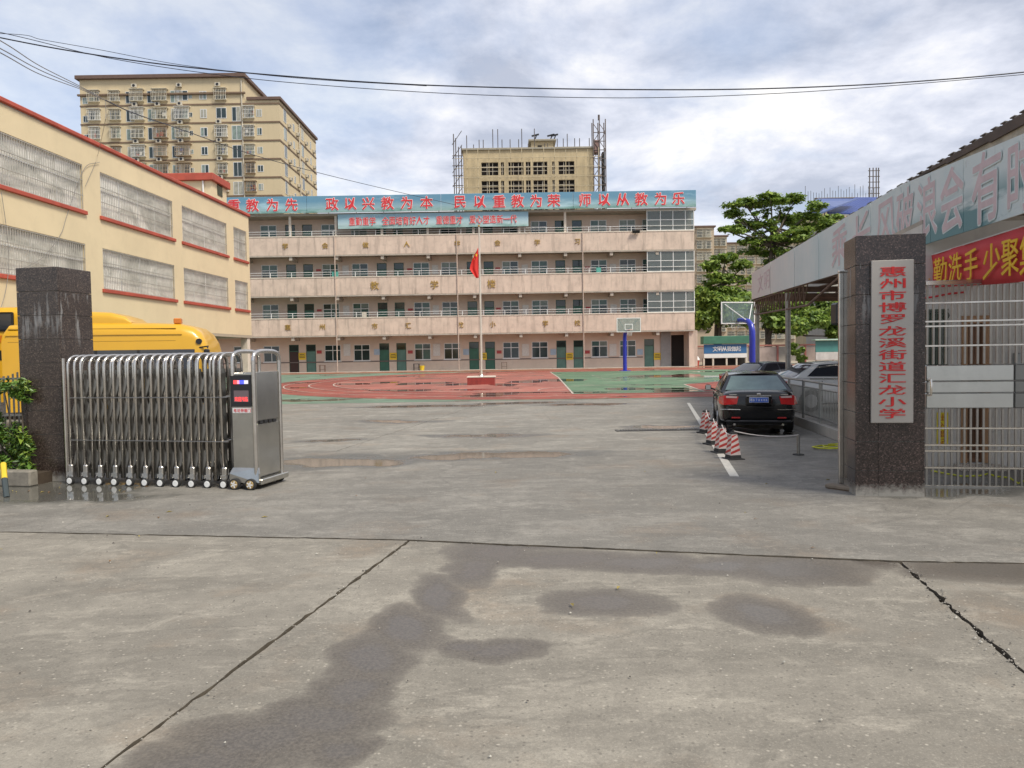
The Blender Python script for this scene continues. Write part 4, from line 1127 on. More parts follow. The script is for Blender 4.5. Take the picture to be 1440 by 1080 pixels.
for q in (0, .33, .8, 1): b.box(wx0, -.022, wz0+q*(wz1-wz0)-.010, wx1, -.002, wz0+q*(wz1-wz0)+.010)
for i in range(4):
    cx = wx0+(i+.5)*(wx1-wx0)/4; b.tube([(cx+.05*math.cos(k*math.pi/5), -.012, wz0+.9*(wz1-wz0)+.05*math.sin(k*math.pi/5)) for k in range(11)], .006, 4)
tag(b.build('window_grille', M('grille_green', (.10, .12, .09), .5, .4), w), kind='stuff')
WOODF = M('door_wood', (.22, .11, .055), .5, 0, .2, 2)
dd = MB(); f_ = .075
dd.box(dx0, -.03, .08, dx0+f_, .12, dz1); dd.box(dx1-f_, -.03, .08, dx1, .12, dz1); dd.box(dx0+f_, -.03, dz1-f_*1.4, dx1-f_, .12, dz1)
fr = dd.build('door_frame', M('frame_wood', (.36, .20, .10), .55, 0, .15, 3), gh)
dm = (dz1-.08)
b = MB(); b.bbox(dx0+f_, .06, .085, dx1-f_, .10, .085+dm*.50, .004); lower = b.build('door', WOODF, gh)
n = 5; ww_ = (dx1-dx0-2*f_)
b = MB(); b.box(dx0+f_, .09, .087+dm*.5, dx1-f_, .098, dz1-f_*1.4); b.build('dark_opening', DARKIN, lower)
for i in range(n+1):
    x = dx0+f_+ww_*i/n; x = min(max(x, dx0+f_+.02), dx1-f_-.02)
    b = MB(); b.box(x-.02, .05, .087+dm*.5, x+.02, .088, dz1-f_*1.4); b.build('slat', WOODF, lower)
for i in range(5):
    x = dx0+f_+ww_*(i+.5)/5; b = MB(); b.bbox(x-.045, .05, .14, x+.045, .0599, dm*.48, .003); b.build('panel', WOODF, lower)
b = MB(); b.bbox(dx0-.1, -.30, 0, dx1+.12, -.032, .07, .01); b.build('door_step', CONCB, gh)
# yellow notice on the wall
q0, q1 = gw(1317, 627), gw(1333, 580)
b = MB(); b.box(q0.x, -.012, q0.z, q1.x, -.002, q1.z); yn = b.build('warning_plate', M('plate_yellow', (.72, .58, .02), .5, 0, .06), gh)
for i, ch in enumerate('出入登记'): put_char(ch, yn, ((q0.x+q1.x)/2, -.0135, q1.z-.07-i*(q1.z-q0.z-.13)/3), STAND, .10, .10, GOLD if False else M('print_orange', (.45, .12, .01), .6), extr=.001, bold=.02)
q0, q1 = gw(1424, 526), gw(1450, 496)
b = MB(); b.bbox(q0.x, -.10, q0.z, q1.x, -.003, q1.z, .01); b.build('meter_box', M('box_grey', (.36, .37, .36), .5, .3), gh)

# hose on the ground inside the gate
HOSE = M('hose_yellow', (.52, .52, .02), .45, 0, .15, 8)
def hose(name, label, pts):
    t = thing(name, label, 'hose', pts[0])
    b = MB(); b.tube(pts, .011, 7); b.build('hose_tube', HOSE, t, True, smooth=True); return t
pts = []
for i in range(46):
    a = i*.47; r = .25+.13*math.sin(i*.37)
    c_ = G(1176, 632); pts.append((c_.x+r*1.05*math.cos(a)+.02*math.sin(i*2.1), c_.y+r*.8*math.sin(a), .018+.0011*i+.012*abs(math.sin(i*1.3))))
hose('garden_hose', 'coil of yellow hose lying on the yard beside the low steel railing', pts)
pts = []
for i, (px, py) in enumerate(((1310, 664), (1330, 668), (1355, 672), (1378, 671), (1390, 668), (1400, 672), (1420, 674), (1432, 682), (1445, 676), (1460, 668))):
    p = G(px, py); pts.append((p.x, p.y, .02))
hose('garden_hose', 'yellow hose trailing along the ground behind the steel barred gate', pts)

# ================================================================== CANOPY with faded banner
K0, K1 = at(1058, 421, 29.8), at(1440, 300, 7.9)
CD = (K1-K0); CD.z = 0; CL = CD.length; CD.normalize()       # towards the camera
CN = Vector((CD.y, -CD.x, 0))
if CN.x > 0: CN = -CN                                        # outward, to the left
INW = -CN
K1e = K1 + (K1-K0)/CL*3.2                                    # carries on past the frame edge
def cp(px, py, out=.0): return hit(px, py, K0+CN*out, CN)
CANM = newmat('canopy_print'); _m, _nt, _b = CANM; t = NT(_nt); v = t.obj(); s = t.n('ShaderNodeSeparateXYZ'); t.put(s.inputs[0], v)
c = t.ramp(t.noise(v, .7, 7, .62), [(.3, (.50, .60, .61)), (.55, (.62, .67, .66)), (.75, (.70, .68, .63))])
yy = t.math('DIVIDE', s.outputs[1], -22.0)
c = t.mix(t.ramp(yy, [(.0, 1.0), (.55, .0)]), c, (.66, .58, .53))
w1 = t.noise(t.mapping(v, (2, 1, 0), sc=(1, .22, 1.6)), .9, 8, .65)
hill = t.math('MULTIPLY', t.ramp(t.math('ADD', w1, t.math('MULTIPLY', yy, .12)), [(.50, .0), (.56, .9)]), t.ramp(t.math('SUBTRACT', s.outputs[2], 3.0), [(.32, 1.0), (.62, .0)]))
c = t.mix(t.math('MULTIPLY', hill, t.ramp(yy, [(.72, 0.0), (.84, 1.0)])), c, (.06, .20, .22))
c = t.mix(t.ramp(t.noise(v, 3, 8, .7), [(.62, .0), (.75, .35)]), c, (.30, .25, .19))
_nt.links.new(c, _b.inputs['Base Color']); _b.inputs['Roughness'].default_value = .55; CANM = _m
PIPE = M('canopy_pipe', (.33, .31, .28), .5, .5, .15, 4, dirt=.4)
RUST = M('truss_brown', (.16, .10, .07), .7, .2, .3, 4)
can = thing('parking_canopy', 'long metal parking canopy with a faded blue printed fascia above the guardhouse', 'canopy', (K0.x, K0.y, 0), math.atan2(-CD.y, -CD.x)-math.pi/2)
cni = mw(can).inverted()
# local: -y towards the camera.  fascia panels between bottom and top lines
bot = lambda px: (421+(300-421)/(1440-1058)*(px-1058)) if px > 1188 else (421+(382-421)/(1188-1058)*(px-1058))
def topf(px):
    if px <= 1268: return 385+(259.7-385)/(1268-1056)*(px-1056)
    return 259.7+(188-259.7)/(1440-1268)*(px-1268)
pxs = [1057, 1084, 1118, 1152, 1188, 1225, 1268, 1310, 1356, 1400, 1440, 1492]
for i in range(len(pxs)-1):
    b = MB(); n = 5
    a_, c_ = pxs[i]+.25, pxs[i+1]-.25
    for k in range(n):
        u, w_ = a_+(c_-a_)*k/n, a_+(c_-a_)*(k+1)/n
        P = [cp(u, bot(u)), cp(w_, bot(w_)), cp(w_, topf(w_)), cp(u, topf(u))]
        for q in P: q += CN*(.004*math.sin(q.y*2.3+q.z))
        b.quad(*P)
    o = b.build('fascia_panel', CANM, can, True); md = o.modifiers.new('t', 'SOLIDIFY'); md.thickness = .02; md.offset = 0
# roof: sheets from the fascia eave inward, rising then falling
ridge_top = lambda px: 385+(157-385)/(1440-1056)*(px-1056) if px > 1268 else topf(px)
DEPTH = 6.5
SHEET = M('roof_sheet', (.17, .15, .13), .6, .3, .15, 1, dirt=.3)
rib = 40
for i in range(len(pxs)-1):
    a_, c_ = pxs[i], pxs[i+1]
    b = MB(); n = 6
    for k in range(n):
        u, w_ = a_+(c_-a_)*k/n+.0, a_+(c_-a_)*(k+1)/n
        pa, pb_ = cp(u, ridge_top(u), -.12), cp(w_, ridge_top(w_), -.12)
        ia, ib = pa+INW*DEPTH+Vector((0, 0, -.9)), pb_+INW*DEPTH+Vector((0, 0, -.9))
        dz = Vector((0, 0, .025*(k % 2)))
        b.quad(pa+dz, pb_+dz, ib+dz, ia+dz)
    o = b.build('roof_sheet', SHEET, can, True); md = o.modifiers.new('t', 'SOLIDIFY'); md.thickness = .012
# roof edge strip over the sagging near part (brown rust and beige underlay)
for i, (a_, c_) in enumerate(((1266, 1330), (1330, 1390), (1390, 1440), (1440, 1492))):
    b = MB()
    b.prism([cp(a_, ridge_top(a_)+1), cp(c_, ridge_top(c_)+1), cp(c_, ridge_top(c_)+ (topf(c_)-ridge_top(c_))*.55), cp(a_, ridge_top(a_)+2+(topf(a_)-ridge_top(a_))*.55)], INW*.08)
    b.build('roof_edge', M('roof_edge_brown', (.09, .065, .05), .8, 0, .3, 2), can, True)
    b = MB()
    b.prism([cp(a_, ridge_top(a_)+2+(topf(a_)-ridge_top(a_))*.55, -.03), cp(c_, ridge_top(c_)+(topf(c_)-ridge_top(c_))*.55, -.03), cp(c_, topf(c_)+4, -.03), cp(a_, topf(a_)+4, -.03)], INW*.05)
    b.build('underlay_strip', M('underlay', (.40, .35, .27), .8, 0, .3, 3, dirt=.4), can, True)
# truss under the far half of the eave
ta, tb = cp(1060, 423, -.06), cp(1300, 345, -.06)
n = 34; drop = .55
P0 = [ta+(tb-ta)*k/n for k in range(n+1)]
P1 = [p+Vector((0, 0, -drop*(1 if k > 0 else .9))) for k, p in enumerate(P0)]
P1 = [p for p in P1]
def chord(P, r, nm='truss_chord'):
    b = MB(); b.tube(P, r, 6); return b.build(nm, RUST, can, True)
chord(P0, .03); 
low = [p + Vector((0, 0, .0)) for p in P1[:20]]; chord(low, .03)
for k in range(19):
    b = MB(); b.tube([P0[k], P1[k]], .016, 5); b.build('truss_web', RUST, can, True)
    b = MB(); b.tube([P1[k], P0[k+1]], .016, 5); b.build('truss_web', RUST, can, True)
chord([P1[19], P0[26]], .03)
# end beam and purlins below the roof sheets
for off in (0.1, 3.0, 7, 11, 15, 19, 23):
    e = ta - (ta-tb).normalized()*off + Vector((0, 0, .05)); f = e+INW*DEPTH+Vector((0, 0, -.15))
    b = MB(); b.bar(e, f, .10, .16); b.build('cross_beam', RUST, can, True)
for s_ in (1.5, 3.0, 4.5, 6.2):
    e = ta+INW*s_+Vector((0, 0, .2-.0*s_)); f = tb+INW*s_+Vector((0, 0, .2))
    b = MB(); b.bar(e, f, .06, .08); b.build('purlin', RUST, can, True)
# posts
def post(px, py_top, out=-.1):
    p = cp(px, py_top, out); b = MB(); b.tube([(p.x, p.y, 0), (p.x, p.y, p.z)], .075, 10); b.build('post', PIPE, can, True, smooth=True); return p
post(1065, 428); post(1108, 412); 
for d_ in (2, 9, 16):
    p = ta-(ta-tb).normalized()*d_+INW*6.2; b = MB(); b.tube([(p.x, p.y, 0), (p.x, p.y, p.z)], .075, 10); b.build('post', PIPE, can, True, smooth=True)
# letters, faded: far to near, running along the fascia
FADE = M('letter_faded', (.58, .45, .46), .6, 0, .12, 4)
PALEL = M('letter_pale', (.60, .67, .66), .6, 0, .1)
rotc = Matrix((-CD*-1, Vector((0, 0, 1)), CN)).transposed()      # x to the near end, y up, z outward
if rotc.determinant() < 0: rotc = Matrix((CD, Vector((0, 0, 1)), CN)).transposed()
erc = rotc.to_euler()
for ch, px in zip('乘长风破浪会有时', (1180, 1211, 1245, 1272, 1303, 1338, 1386, 1437)):
    p = cp(px, (bot(px)+topf(px))/2-2, .0165); w_ = abs((cp(px+1, 300)-cp(px-1, 300)).xy.length)/2
    loc = cni @ p
    wpx = {1180: 20, 1211: 24, 1245: 24, 1272: 22, 1303: 26, 1338: 30, 1386: 38, 1437: 40}[px]
    o = put_char(ch, can, loc, (0, 0, 0), w_*wpx*1.15, .86, FADE, PALEL, .0015, .012, .022)
    o.rotation_euler = (cni.to_3x3() @ rotc).to_euler()
for px, ch in ((1069, '文'), (1078, '明')):
    p = cp(px, (bot(px)+topf(px))/2, .0165); o = put_char(ch, can, cni @ p, (0, 0, 0), 1.5, .7, FADE, None, .0015, .0); o.rotation_euler = (cni.to_3x3() @ rotc).to_euler()
# dark box hanging below the canopy
p = at(1181, 440, 13.0)
t_ = thing('loudspeaker', 'black horn box hanging under the canopy left of the dark granite pillar', 'speaker', (p.x, p.y, p.z))
b = MB(); b.bbox(-.11, -.13, -.20, .11, .13, .17, .03); b.build('cabinet', BLACKP, t_)
b = MB(); b.bar((0, 0, .17), (0, 0, .62), .03, .03); b.build('bracket', BLACKP, t_)

# ------------------------------------------------------------------ red banner below the canopy edge
RBAN = M('banner_red', (.60, .045, .05), .65, 0, .10, 1.0)
rbp = [(1236, 384, 409), (1297, 364, 405.5), (1330, 352, 403.5), (1370, 340.5, 401.5), (1410, 328, 399), (1440, 318.5, 396), (1490, 303, 391)]
p0 = cp(1370, 370, -.10)
rb = thing('banner', 'red cloth banner with yellow characters strung below the canopy over the barred gate', 'banner', p0)
b = MB(); A = []
for i in range(len(rbp)-1):
    for k in range(4):
        f = k/4; u = rbp[i][0]+(rbp[i+1][0]-rbp[i][0])*f; a_ = rbp[i][1]+(rbp[i+1][1]-rbp[i][1])*f; c_ = rbp[i][2]+(rbp[i+1][2]-rbp[i][2])*f
        A.append([cp(u, a_+(c_-a_)*q/4, -.10+.016*math.sin(u*.16+q)) for q in range(5)])
V = [p for r in A for p in r]; F = []
for i in range(len(A)-1):
    for q in range(4): F.append((i*5+q, i*5+q+1, (i+1)*5+q+1, (i+1)*5+q))
b.add(V, F); o = b.build('cloth', RBAN, rb, True, smooth=True); md = o.modifiers.new('t', 'SOLIDIFY'); md.thickness = .004
YLT = M('banner_yellow', (.78, .47, .02), .6, 0, .08)
for ch, px, wp in (('罩', 1296, 22), ('勤', 1322, 19), ('洗', 1343, 18), ('手', 1365, 19), ('少', 1394, 24), ('聚', 1420, 24), ('集', 1448, 28)):
    i = max(k for k in range(len(rbp)-1) if rbp[k][0] <= px); f = (px-rbp[i][0])/(rbp[i+1][0]-rbp[i][0])
    a_ = rbp[i][1]+(rbp[i+1][1]-rbp[i][1])*f; c_ = rbp[i][2]+(rbp[i+1][2]-rbp[i][2])*f
    p = cp(px, (a_+c_)/2+.5, -.06); hh = (cp(px, a_, 0)-cp(px, c_, 0)).length*.80
    w_ = (cp(px+1, 380)-cp(px-1, 380)).xy.length/2
    o = put_char(ch, rb, p-p0, (0, 0, 0), w_*wp*1.08, hh, YLT, None, .004, .006); o.rotation_euler = rotc.to_euler()
b = MB(); b.tube([cp(1236, 383, -.1), cp(1297, 363, -.1), cp(1370, 339.5, -.1), cp(1440, 317.5, -.1), cp(1490, 302, -.1)], .008, 5); b.build('rope', WHITEM, rb, True)
b = MB(); pp = []
for px, py in ((1297, 420), (1315, 417), (1335, 413), (1355, 411)): pp.append(hit(px, py, wA+GN*.05, GN))
t_ = thing('ribbon', 'thin red strip tied across the white guardhouse wall below the red banner', 'ribbon', pp[0]); b.tube(pp, .014, 5); b.build('strip', RBAN, t_, True)

# ================================================================== YARD RAILING
f0, f1 = G(1121, 597), G(1200, 627)
FD = (f1-f0); FLn = FD.length; FD.normalize(); fa_ = math.atan2(FD.y, FD.x)
yr = thing('yard_railing', 'grey steel railing on a low concrete kerb between the black car and the pillar', 'fence', f0 - FD*6.2, fa_)
FT = FLn+6.2+2.2; HR = 1.02
b = MB(); b.bbox(0, -.06, 0, FT, .06, .20, .01); b.build('kerb', M('kerb_pale', (.42, .39, .34), .8, 0, .12, 1.5, dirt=.3), yr)
FENM = M('railing_steel', (.34, .33, .30), .42, .7, .15, 4)
for z in (.30, HR-.13, HR): 
    b = MB(); b.tube([(0, 0, z), (FT, 0, z)], .024 if z == HR else .016, 6); b.build('rail', FENM, yr)
b = MB(); b.tube([(0, 0, 0), (0, 0, HR-.43)], .0095, 5); pk2 = b.mesh('baluster', [FENM])
x = .1
while x < FT: inst('baluster', pk2, yr, (x, 0, .30)); x += .105
x = .02
while x < FT:
    b = MB(); b.tube([(x, 0, .2), (x, 0, HR+.02)], .03, 8); b.build('post', FENM, yr); x += 1.35

# ================================================================== CARS
def make_car(name, label, loc, rz, s, paint, body_dark=False, suv=False):
    t = thing(name, label, 'car', loc, rz); t.scale = (s, s, s)
    L, W2 = 4.75, .90
    st = [  # x (0 = rear), half width, z low, z top at centre, z belt shoulder
        (0.00, .70, .42, .78, .74), (.04, .78, .34, .98, .90), (.16, .84, .27, 1.055, .95), (.45, .88, .23, 1.07, .96), (.85, .90, .21, 1.06, .955),
        (1.4, .905, .20, 1.03, .945), (2.2, .905, .20, 1.0, .93), (3.0, .90, .20, .98, .91), (3.55, .895, .21, .965, .88), (4.1, .87, .22, .87, .80),
        (4.45, .82, .24, .78, .70), (4.66, .74, .28, .66, .60), (4.75, .64, .36, .54, .50)]
    V = []; F = []
    for (x, w, zl, zt2, zbelt) in st:
        half = [(w*.86, zl), (w*.965, zl+.06), (w*1.0, zl+.25), (w*1.0, zbelt-.22), (w*.985, zbelt-.10), (w*.955, zbelt-.02), (w*.90, zt2-.035 if zt2-.035 > zbelt-.02 else zbelt), (w*.55, zt2-.006), (0, zt2)]
        ring = [(x, -y, z) for y, z in half] + [(x, y, z) for y, z in half[-2::-1]]
        V += ring
    k = 17
    for i in range(len(st)-1):
        for j in range(k-1): F.append((i*k+j, i*k+j+1, (i+1)*k+j+1, (i+1)*k+j))
        F.append((i*k+k-1, i*k, (i+1)*k, (i+1)*k+k-1))
    F.append(tuple(range(k))[::-1]); F.append(tuple((len(st)-1)*k+j for j in range(k)))
    b = MB(); b.add(V, F); body = b.build('body', paint, None)
    import bmesh
    bm = bmesh.new(); bm.from_mesh(body.data); bmesh.ops.recalc_face_normals(bm, faces=bm.faces)
    if bm.calc_volume(signed=True) < 0: bmesh.ops.reverse_faces(bm, faces=bm.faces)
    bm.to_mesh(body.data); bm.free()
    ss = body.modifiers.new('ss', 'SUBSURF'); ss.levels = 2; ss.render_levels = 2
    cut = []
    for x in (1.05, 3.72):
        for sd in (-1, 1):
            b = MB(); b.tube([(x, sd*.62, .31), (x, sd*1.2, .31)], .36, 24); c_ = b.build('c', RUBBER); cut.append(c_)
            bo = body.modifiers.new('b', 'BOOLEAN'); bo.operation = 'DIFFERENCE'; bo.object = c_; bo.solver = 'FAST'
    dg = bpy.context.evaluated_depsgraph_get(); me = bpy.data.meshes.new_from_object(body.evaluated_get(dg))
    bpy.data.objects.remove(body)
    for c_ in cut: bpy.data.objects.remove(c_)
    me.polygons.foreach_set('use_smooth', [True]*len(me.polygons)); autosm(me, 50)
    body = inst('body', me, t); me.materials.clear(); me.materials.append(paint)
    # cabin patches
    def wz(u): return .845-.24*u                      # half width belt -> roof
    zr = 1.45 if not suv else 1.62
    def roofz(x): return zr - .075*((x-2.1)/.95)**2
    def rear(u, v):    # u up, v -1..1
        w = wz(u); return Vector((.60+.72*u - .09*(1-v*v)*(1-u*.6), w*v, 1.0+(roofz(1.32)-1.0)*u))
    def front(u, v):
        w = wz(u); return Vector((3.55-.82*u + .10*(1-v*v), w*v, .93+(roofz(2.73)-.93)*u))
    def side(u, v, sd):  # v 0 rear..1 front
        x0, x1 = .60+.72*u, 3.55-.82*u; x = x0+(x1-x0)*v
        zb2 = .96-.03*v; zt2 = roofz(1.32+(2.73-1.32)*v)
        bulge = .025*math.sin(math.pi*u)
        return Vector((x, sd*(wz(u)+bulge), zb2+(zt2-zb2)*u+ (1.0-.96)*(1-v)*(1-u)))
    def roof(u, v):   # u 0..1 rear->front, v -1..1
        x = 1.32+(2.73-1.32)*u; w = wz(1)
        xx = x + (-.036*(1-v*v) if u < .01 else .10*(1-v*v) if u > .99 else 0)
        return Vector((xx, w*v, roofz(x)+.035*(1-v*v)))
    def patch(b, fn, u0, u1, v0, v1, nu=6, nv=8, mi=0, flip=False):
        V = [fn(u0+(u1-u0)*i/nu, v0+(v1-v0)*j/nv) for i in range(nu+1) for j in range(nv+1)]
        F = []
        for i in range(nu):
            for j in range(nv):
                q = (i*(nv+1)+j, i*(nv+1)+j+1, (i+1)*(nv+1)+j+1, (i+1)*(nv+1)+j); F.append(q[::-1] if flip else q)
        b.add(V, F, mi)
    b = MB()
    patch(b, rear, 0, 1, -1, 1, flip=True); patch(b, front, 0, 1, -1, 1); patch(b, roof, 0, 1, -1, 1)
    for sd in (-1, 1): patch(b, lambda u, v: side(u, v, sd), 0, 1, 0, 1, flip=(sd > 0))
    cab = b.build('cabin', paint, t, smooth=True)
    def glass(name, fn, args, off, mt=BGL, **kw):
        b = MB(); patch(b, lambda u, v: fn(u, v)+off, *args, **kw); o = b.build(name, mt, t, smooth=True); return o
    RG = M('rear_glass', (.13, .19, .18), .05, 0, .35, 1.2, spec=.8)
    glass('rear_window', rear, (.10, .90, -.88, .88), Vector((-.012, 0, .010)), RG if body_dark else BGL, flip=True)
    glass('windscreen', front, (.06, .93, -.92, .92), Vector((.012, 0, .010)))
    for sd in (-1, 1):
        for (v0, v1) in ((.10, .48), (.51, .93)):
            glass('side_window', lambda u, v: side(u, v, sd), (.10, .88, v0, v1), Vector((0, sd*.010, .002)), flip=(sd > 0))
        b = MB(); b.tube([(1.0, sd*.93, .965), (3.2, sd*.93, .925)], .010, 5); b.build('belt_trim', STEEL, t)
        b = MB(); b.bbox(3.0, sd*.97, .93, 3.16, sd*1.13, 1.08, .03); mr = b.build('door_mirror', paint, t)
        b = MB(); b.bbox(2.985, sd*.985, .945, 2.999, sd*1.115, 1.065, .004); b.build('mirror_glass', PSH, mr)
        b = MB(); b.bar((3.1, sd*.86, .94), (3.1, sd*.98, .98), .05, .04); b.build('mirror_arm', BLACKP, mr)
        for x in (1.95, 2.95):
            b = MB(); b.bbox(x-.11, sd*.905, .78, x+.08, sd*.93, .81, .006); b.build('door_handle', STEEL, t)
        for x in (1.38, 2.32, 3.22):
            b = MB(); b.box(x-.004, sd*.885, .30, x+.004, sd*.9085, .90); b.build('door_gap', BLACKP, t)
        # tail lamp wraps the corner
        TLR = M('tail_red', (.55, .012, .015), .15, 0, .15, 5, coat=.5); 
        b = MB(); pts = [(-.012, sd*.50, .74), (-.012, sd*.46, .92), (.02, sd*.80, .945), (.34, sd*.895, .90), (.24, sd*.895, .74), (.03, sd*.80, .72)]
        P = [Vector(q) for q in pts]
        b.prism([P[0], P[1], P[2], P[5]], (.09, 0, 0)); b.prism([P[5], P[2], P[3], P[4]], (0, -sd*.06, 0)); tl = b.build('tail_lamp', TLR, t)
        b = MB(); b.prism([(-.018, sd*.50, .885), (-.018, sd*.485, .925), (.0, sd*.74, .935), (.0, sd*.74, .89)], (.02, 0, 0)); b.build('reversing_lens', M('lens_clear', (.6, .45, .42), .2), tl)
        b = MB(); b.prism([(4.60, sd*.45, .56), (4.55, sd*.50, .68), (4.30, sd*.80, .72), (4.36, sd*.80, .58)], (.10, 0, .0)); b.build('headlight', M('lens_white', (.5, .5, .5), .1), t)
    # rear details
    for pts_ in ([(.02, -.62, .72), (-.012, -.60, .66), (-.014, .60, .66), (.02, .62, .72)], [(.06, -.74, .965), (.02, -.50, .70)], [(.06, .74, .965), (.02, .50, .70)]):
        b = MB(); b.tube([(x_-.012, y_, z_) for x_, y_, z_ in pts_], .006, 5); b.build('panel_gap', RUBBER, t)
    for sd in (-1, 1):
        b = MB(); b.bbox(-.03, sd*.52-.10, .40, .05, sd*.52+.10, .435, .006); b.build('reflector', M('tail_red2', (.35, .012, .012), .25), t)
    b = MB(); b.bbox(-.055, -.22, .775, -.03, .22, .905, .004); npl = b.build('number_plate', M('plate_frame', (.6, .6, .6), .4), t)
    b = MB(); b.bbox(-.062, -.21, .785, -.0555, .21, .895, .003); b.build('plate_field', M('plate_blue_deep', (.05, .13, .52), .35), npl)
    if body_dark:
        for i, ch in enumerate('粤B7848K'[:7]):
            o = put_char(ch, npl, (-.0635, .17-i*.057, .84), (math.pi/2, 0, -math.pi/2), .062, .085, WHITEM, None, .001, .005)
    b = MB(); b.bbox(-.045, -.30, .70, .05, .30, .93, .03); b.build('boot_recess', paint, t)
    b = MB(); b.bbox(-.05, -.28, .925, .0, .28, .94, .005); b.build('boot_trim', STEEL, t)
    b = MB(); b.tube([(.05, -.875, .615), (-.025, -.70, .615), (-.035, -.42, .61)], .009, 5); b.build('bumper_strip', STEEL, t)
    b = MB(); b.tube([(.05, .875, .615), (-.025, .70, .615), (-.035, .42, .61)], .009, 5); b.build('bumper_strip', STEEL, t)
    b = MB(); b.bbox(-.02, -.74, .30, .3, .74, .36, .02); b.build('bumper_lip', BLACKP, t)
    b = MB(); b.box(.5, -.7, .20, 4.3, .7, .26); b.build('underbody', BLACKP, t)
    for y in (-.55, .55):
        b = MB(); b.tube([(.06, y, .25), (.3, y, .25)], .028, 10); b.build('exhaust_pipe', STEEL, t)
    b = MB(); b.bbox(-.052, -.045, .955, -.01, .045, 1.0, .01); b.build('badge', STEEL, t)
    for y0 in (.50, -.66): 
        b = MB(); b.box(-.008, y0, .955, .03, y0+.17, .975); b.build('nameplate', STEEL, t)
    for x in (1.05, 3.72):
        for sd in (-1, 1): wheel_parts(t, x, sd*.79, .315, .21, sd)
    return t
PBLK = M('paint_black', (.006, .006, .007), .14, .0, .1, 2, spec=.4, coat=.25)
PWHT = M('paint_white', (.80, .80, .78), .25, 0, .04, coat=.7)
PSIL = M('paint_dark_silver', (.16, .18, .22), .25, .5, .06, coat=.7)
# black car: rear towards the camera, axis parallel to the railing
p = G(1068, 613); cang = math.atan2((G(968, 567)-G(1033, 671)).y, (G(968, 567)-G(1033, 671)).x)
make_car('parked_car', 'glossy black saloon seen from behind beside the striped traffic cones', (p.x+.02, p.y+.1, 0), cang-.03, .845, PBLK, True)
p = at(1150, 520, 23.2)
make_car('parked_car', 'white saloon parked sideways behind the steel railing and the black car', (p.x-2.15, 21.6, 0), .06, .93, PWHT)
p = at(1085, 516, 28)
make_car('parked_car', 'dark silver car mostly hidden behind the roof of the black saloon', (p.x-1.3, 28.5, 0), .5, .86, PSIL)

# ================================================================== CONES
CW = M('cone_white', (.62, .52, .48), .55, 0, .08, 6, dirt=.2); CR = M('cone_red', (.42, .04, .035), .5, 0, .12, 6); CB = M('cone_base', (.035, .034, .033), .85, 0, .2, 6)
def cone_thing(label, loc, rz, s):
    t = thing('traffic_cone', label, 'traffic cone', loc, rz, 'square traffic cones beside the black car'); t.scale = (s, s, s)
    b = MB(); b.bbox(-.21, -.21, 0, .21, .21, .035, .008); b.build('foot', CB, t)
    def hw(z): return .145-.075*(z-.035)/.62
    b = MB(); 
    def fr(z0, z1, mi):
        a, c = hw(z0), hw(z1); V = [(-a,-a,z0),(a,-a,z0),(a,a,z0),(-a,a,z0),(-c,-c,z1),(c,-c,z1),(c,c,z1),(-c,c,z1)]
        b.add(V, [(0,1,5,4),(1,2,6,5),(2,3,7,6),(3,0,4,7),(4,5,6,7)], mi)
    fr(.0355, .12, 0); b.build('base_collar', CB, t)
    b = MB(); fr(.1205, .62, 0); shell = b.build('cone_shell', CW, t)
    b = MB(); fr(.6205, .67, 0); b.build('cone_cap', CB, t)
    b = MB(); b.tube([(0, 0, .67), (0, 0, .72)], .03, 8); b.build('loop', CB, t)
    # slanted red bands on each face, 2 mm proud
    for f in range(4):
        R = Matrix.Rotation(f*math.pi/2, 3, 'Z')
        for k in range(4):
            zc = .14+k*.13
            P = []
            for (sx, dz) in ((-1, 0), (1, .085), (1, .145), (-1, .06)):
                z = min(max(zc+dz, .122), .618); h_ = hw(z); P.append(R @ Vector((sx*h_*.985, -h_-.0025, z)))
            if f % 2: P = [Vector((q.x, q.y, q.z)) for q in P]
            b = MB(); b.quad(*P); b.build('red_band', CR, shell)
    return t
CP = [((1031, 646), 'front right square striped cone, nearest of the four by the black car', .2, .64),
      ((1015, 637), 'second nearest square striped cone, half behind the front cone on its left', .15, .68),
      ((1003, 625), 'third square striped cone from the front, on the white line beside the car', .25, .68),
      ((993, 609), 'farthest square striped cone, beside the black car rear wheel', .3, .70)]
tops = []
for (px, py), lab, rz, s in CP:
    p = G(px, py); cone_thing(lab, p, rz, s); tops.append(Vector((p.x, p.y, .70*s)))
CHN = M('chain_white', (.62, .58, .55), .6, 0, .15, 8)
def sag(a, c, d, n=14): return [a+(c-a)*i/n+Vector((0, 0, -d*4*(i/n)*(1-i/n))) for i in range(n+1)]
t_ = thing('rope', 'pale rope hanging in sags between the tops of the striped cones', 'rope', tops[0])
for i in range(3):
    b = MB(); b.tube(sag(tops[i], tops[i+1], .10), .009, 6); b.build('rope_span', CHN, t_, True)
q = tops[0]+Vector((1.15, .35, -.12))
b = MB(); b.tube(sag(tops[0], q, .05), .009, 6); b.build('rope_span', CHN, t_, True)
t_ = thing('short_post', 'thin grey post holding the rope end behind the black car', 'post', (q.x, q.y, 0))
b = MB(); b.tube([(0, 0, 0.02), (0, 0, q.z)], .025, 8); b.build('shaft', STEELD, t_); b = MB(); b.tube([(0, 0, 0), (0, 0, .02)], .09, 12); b.build('foot_plate', CB, t_)
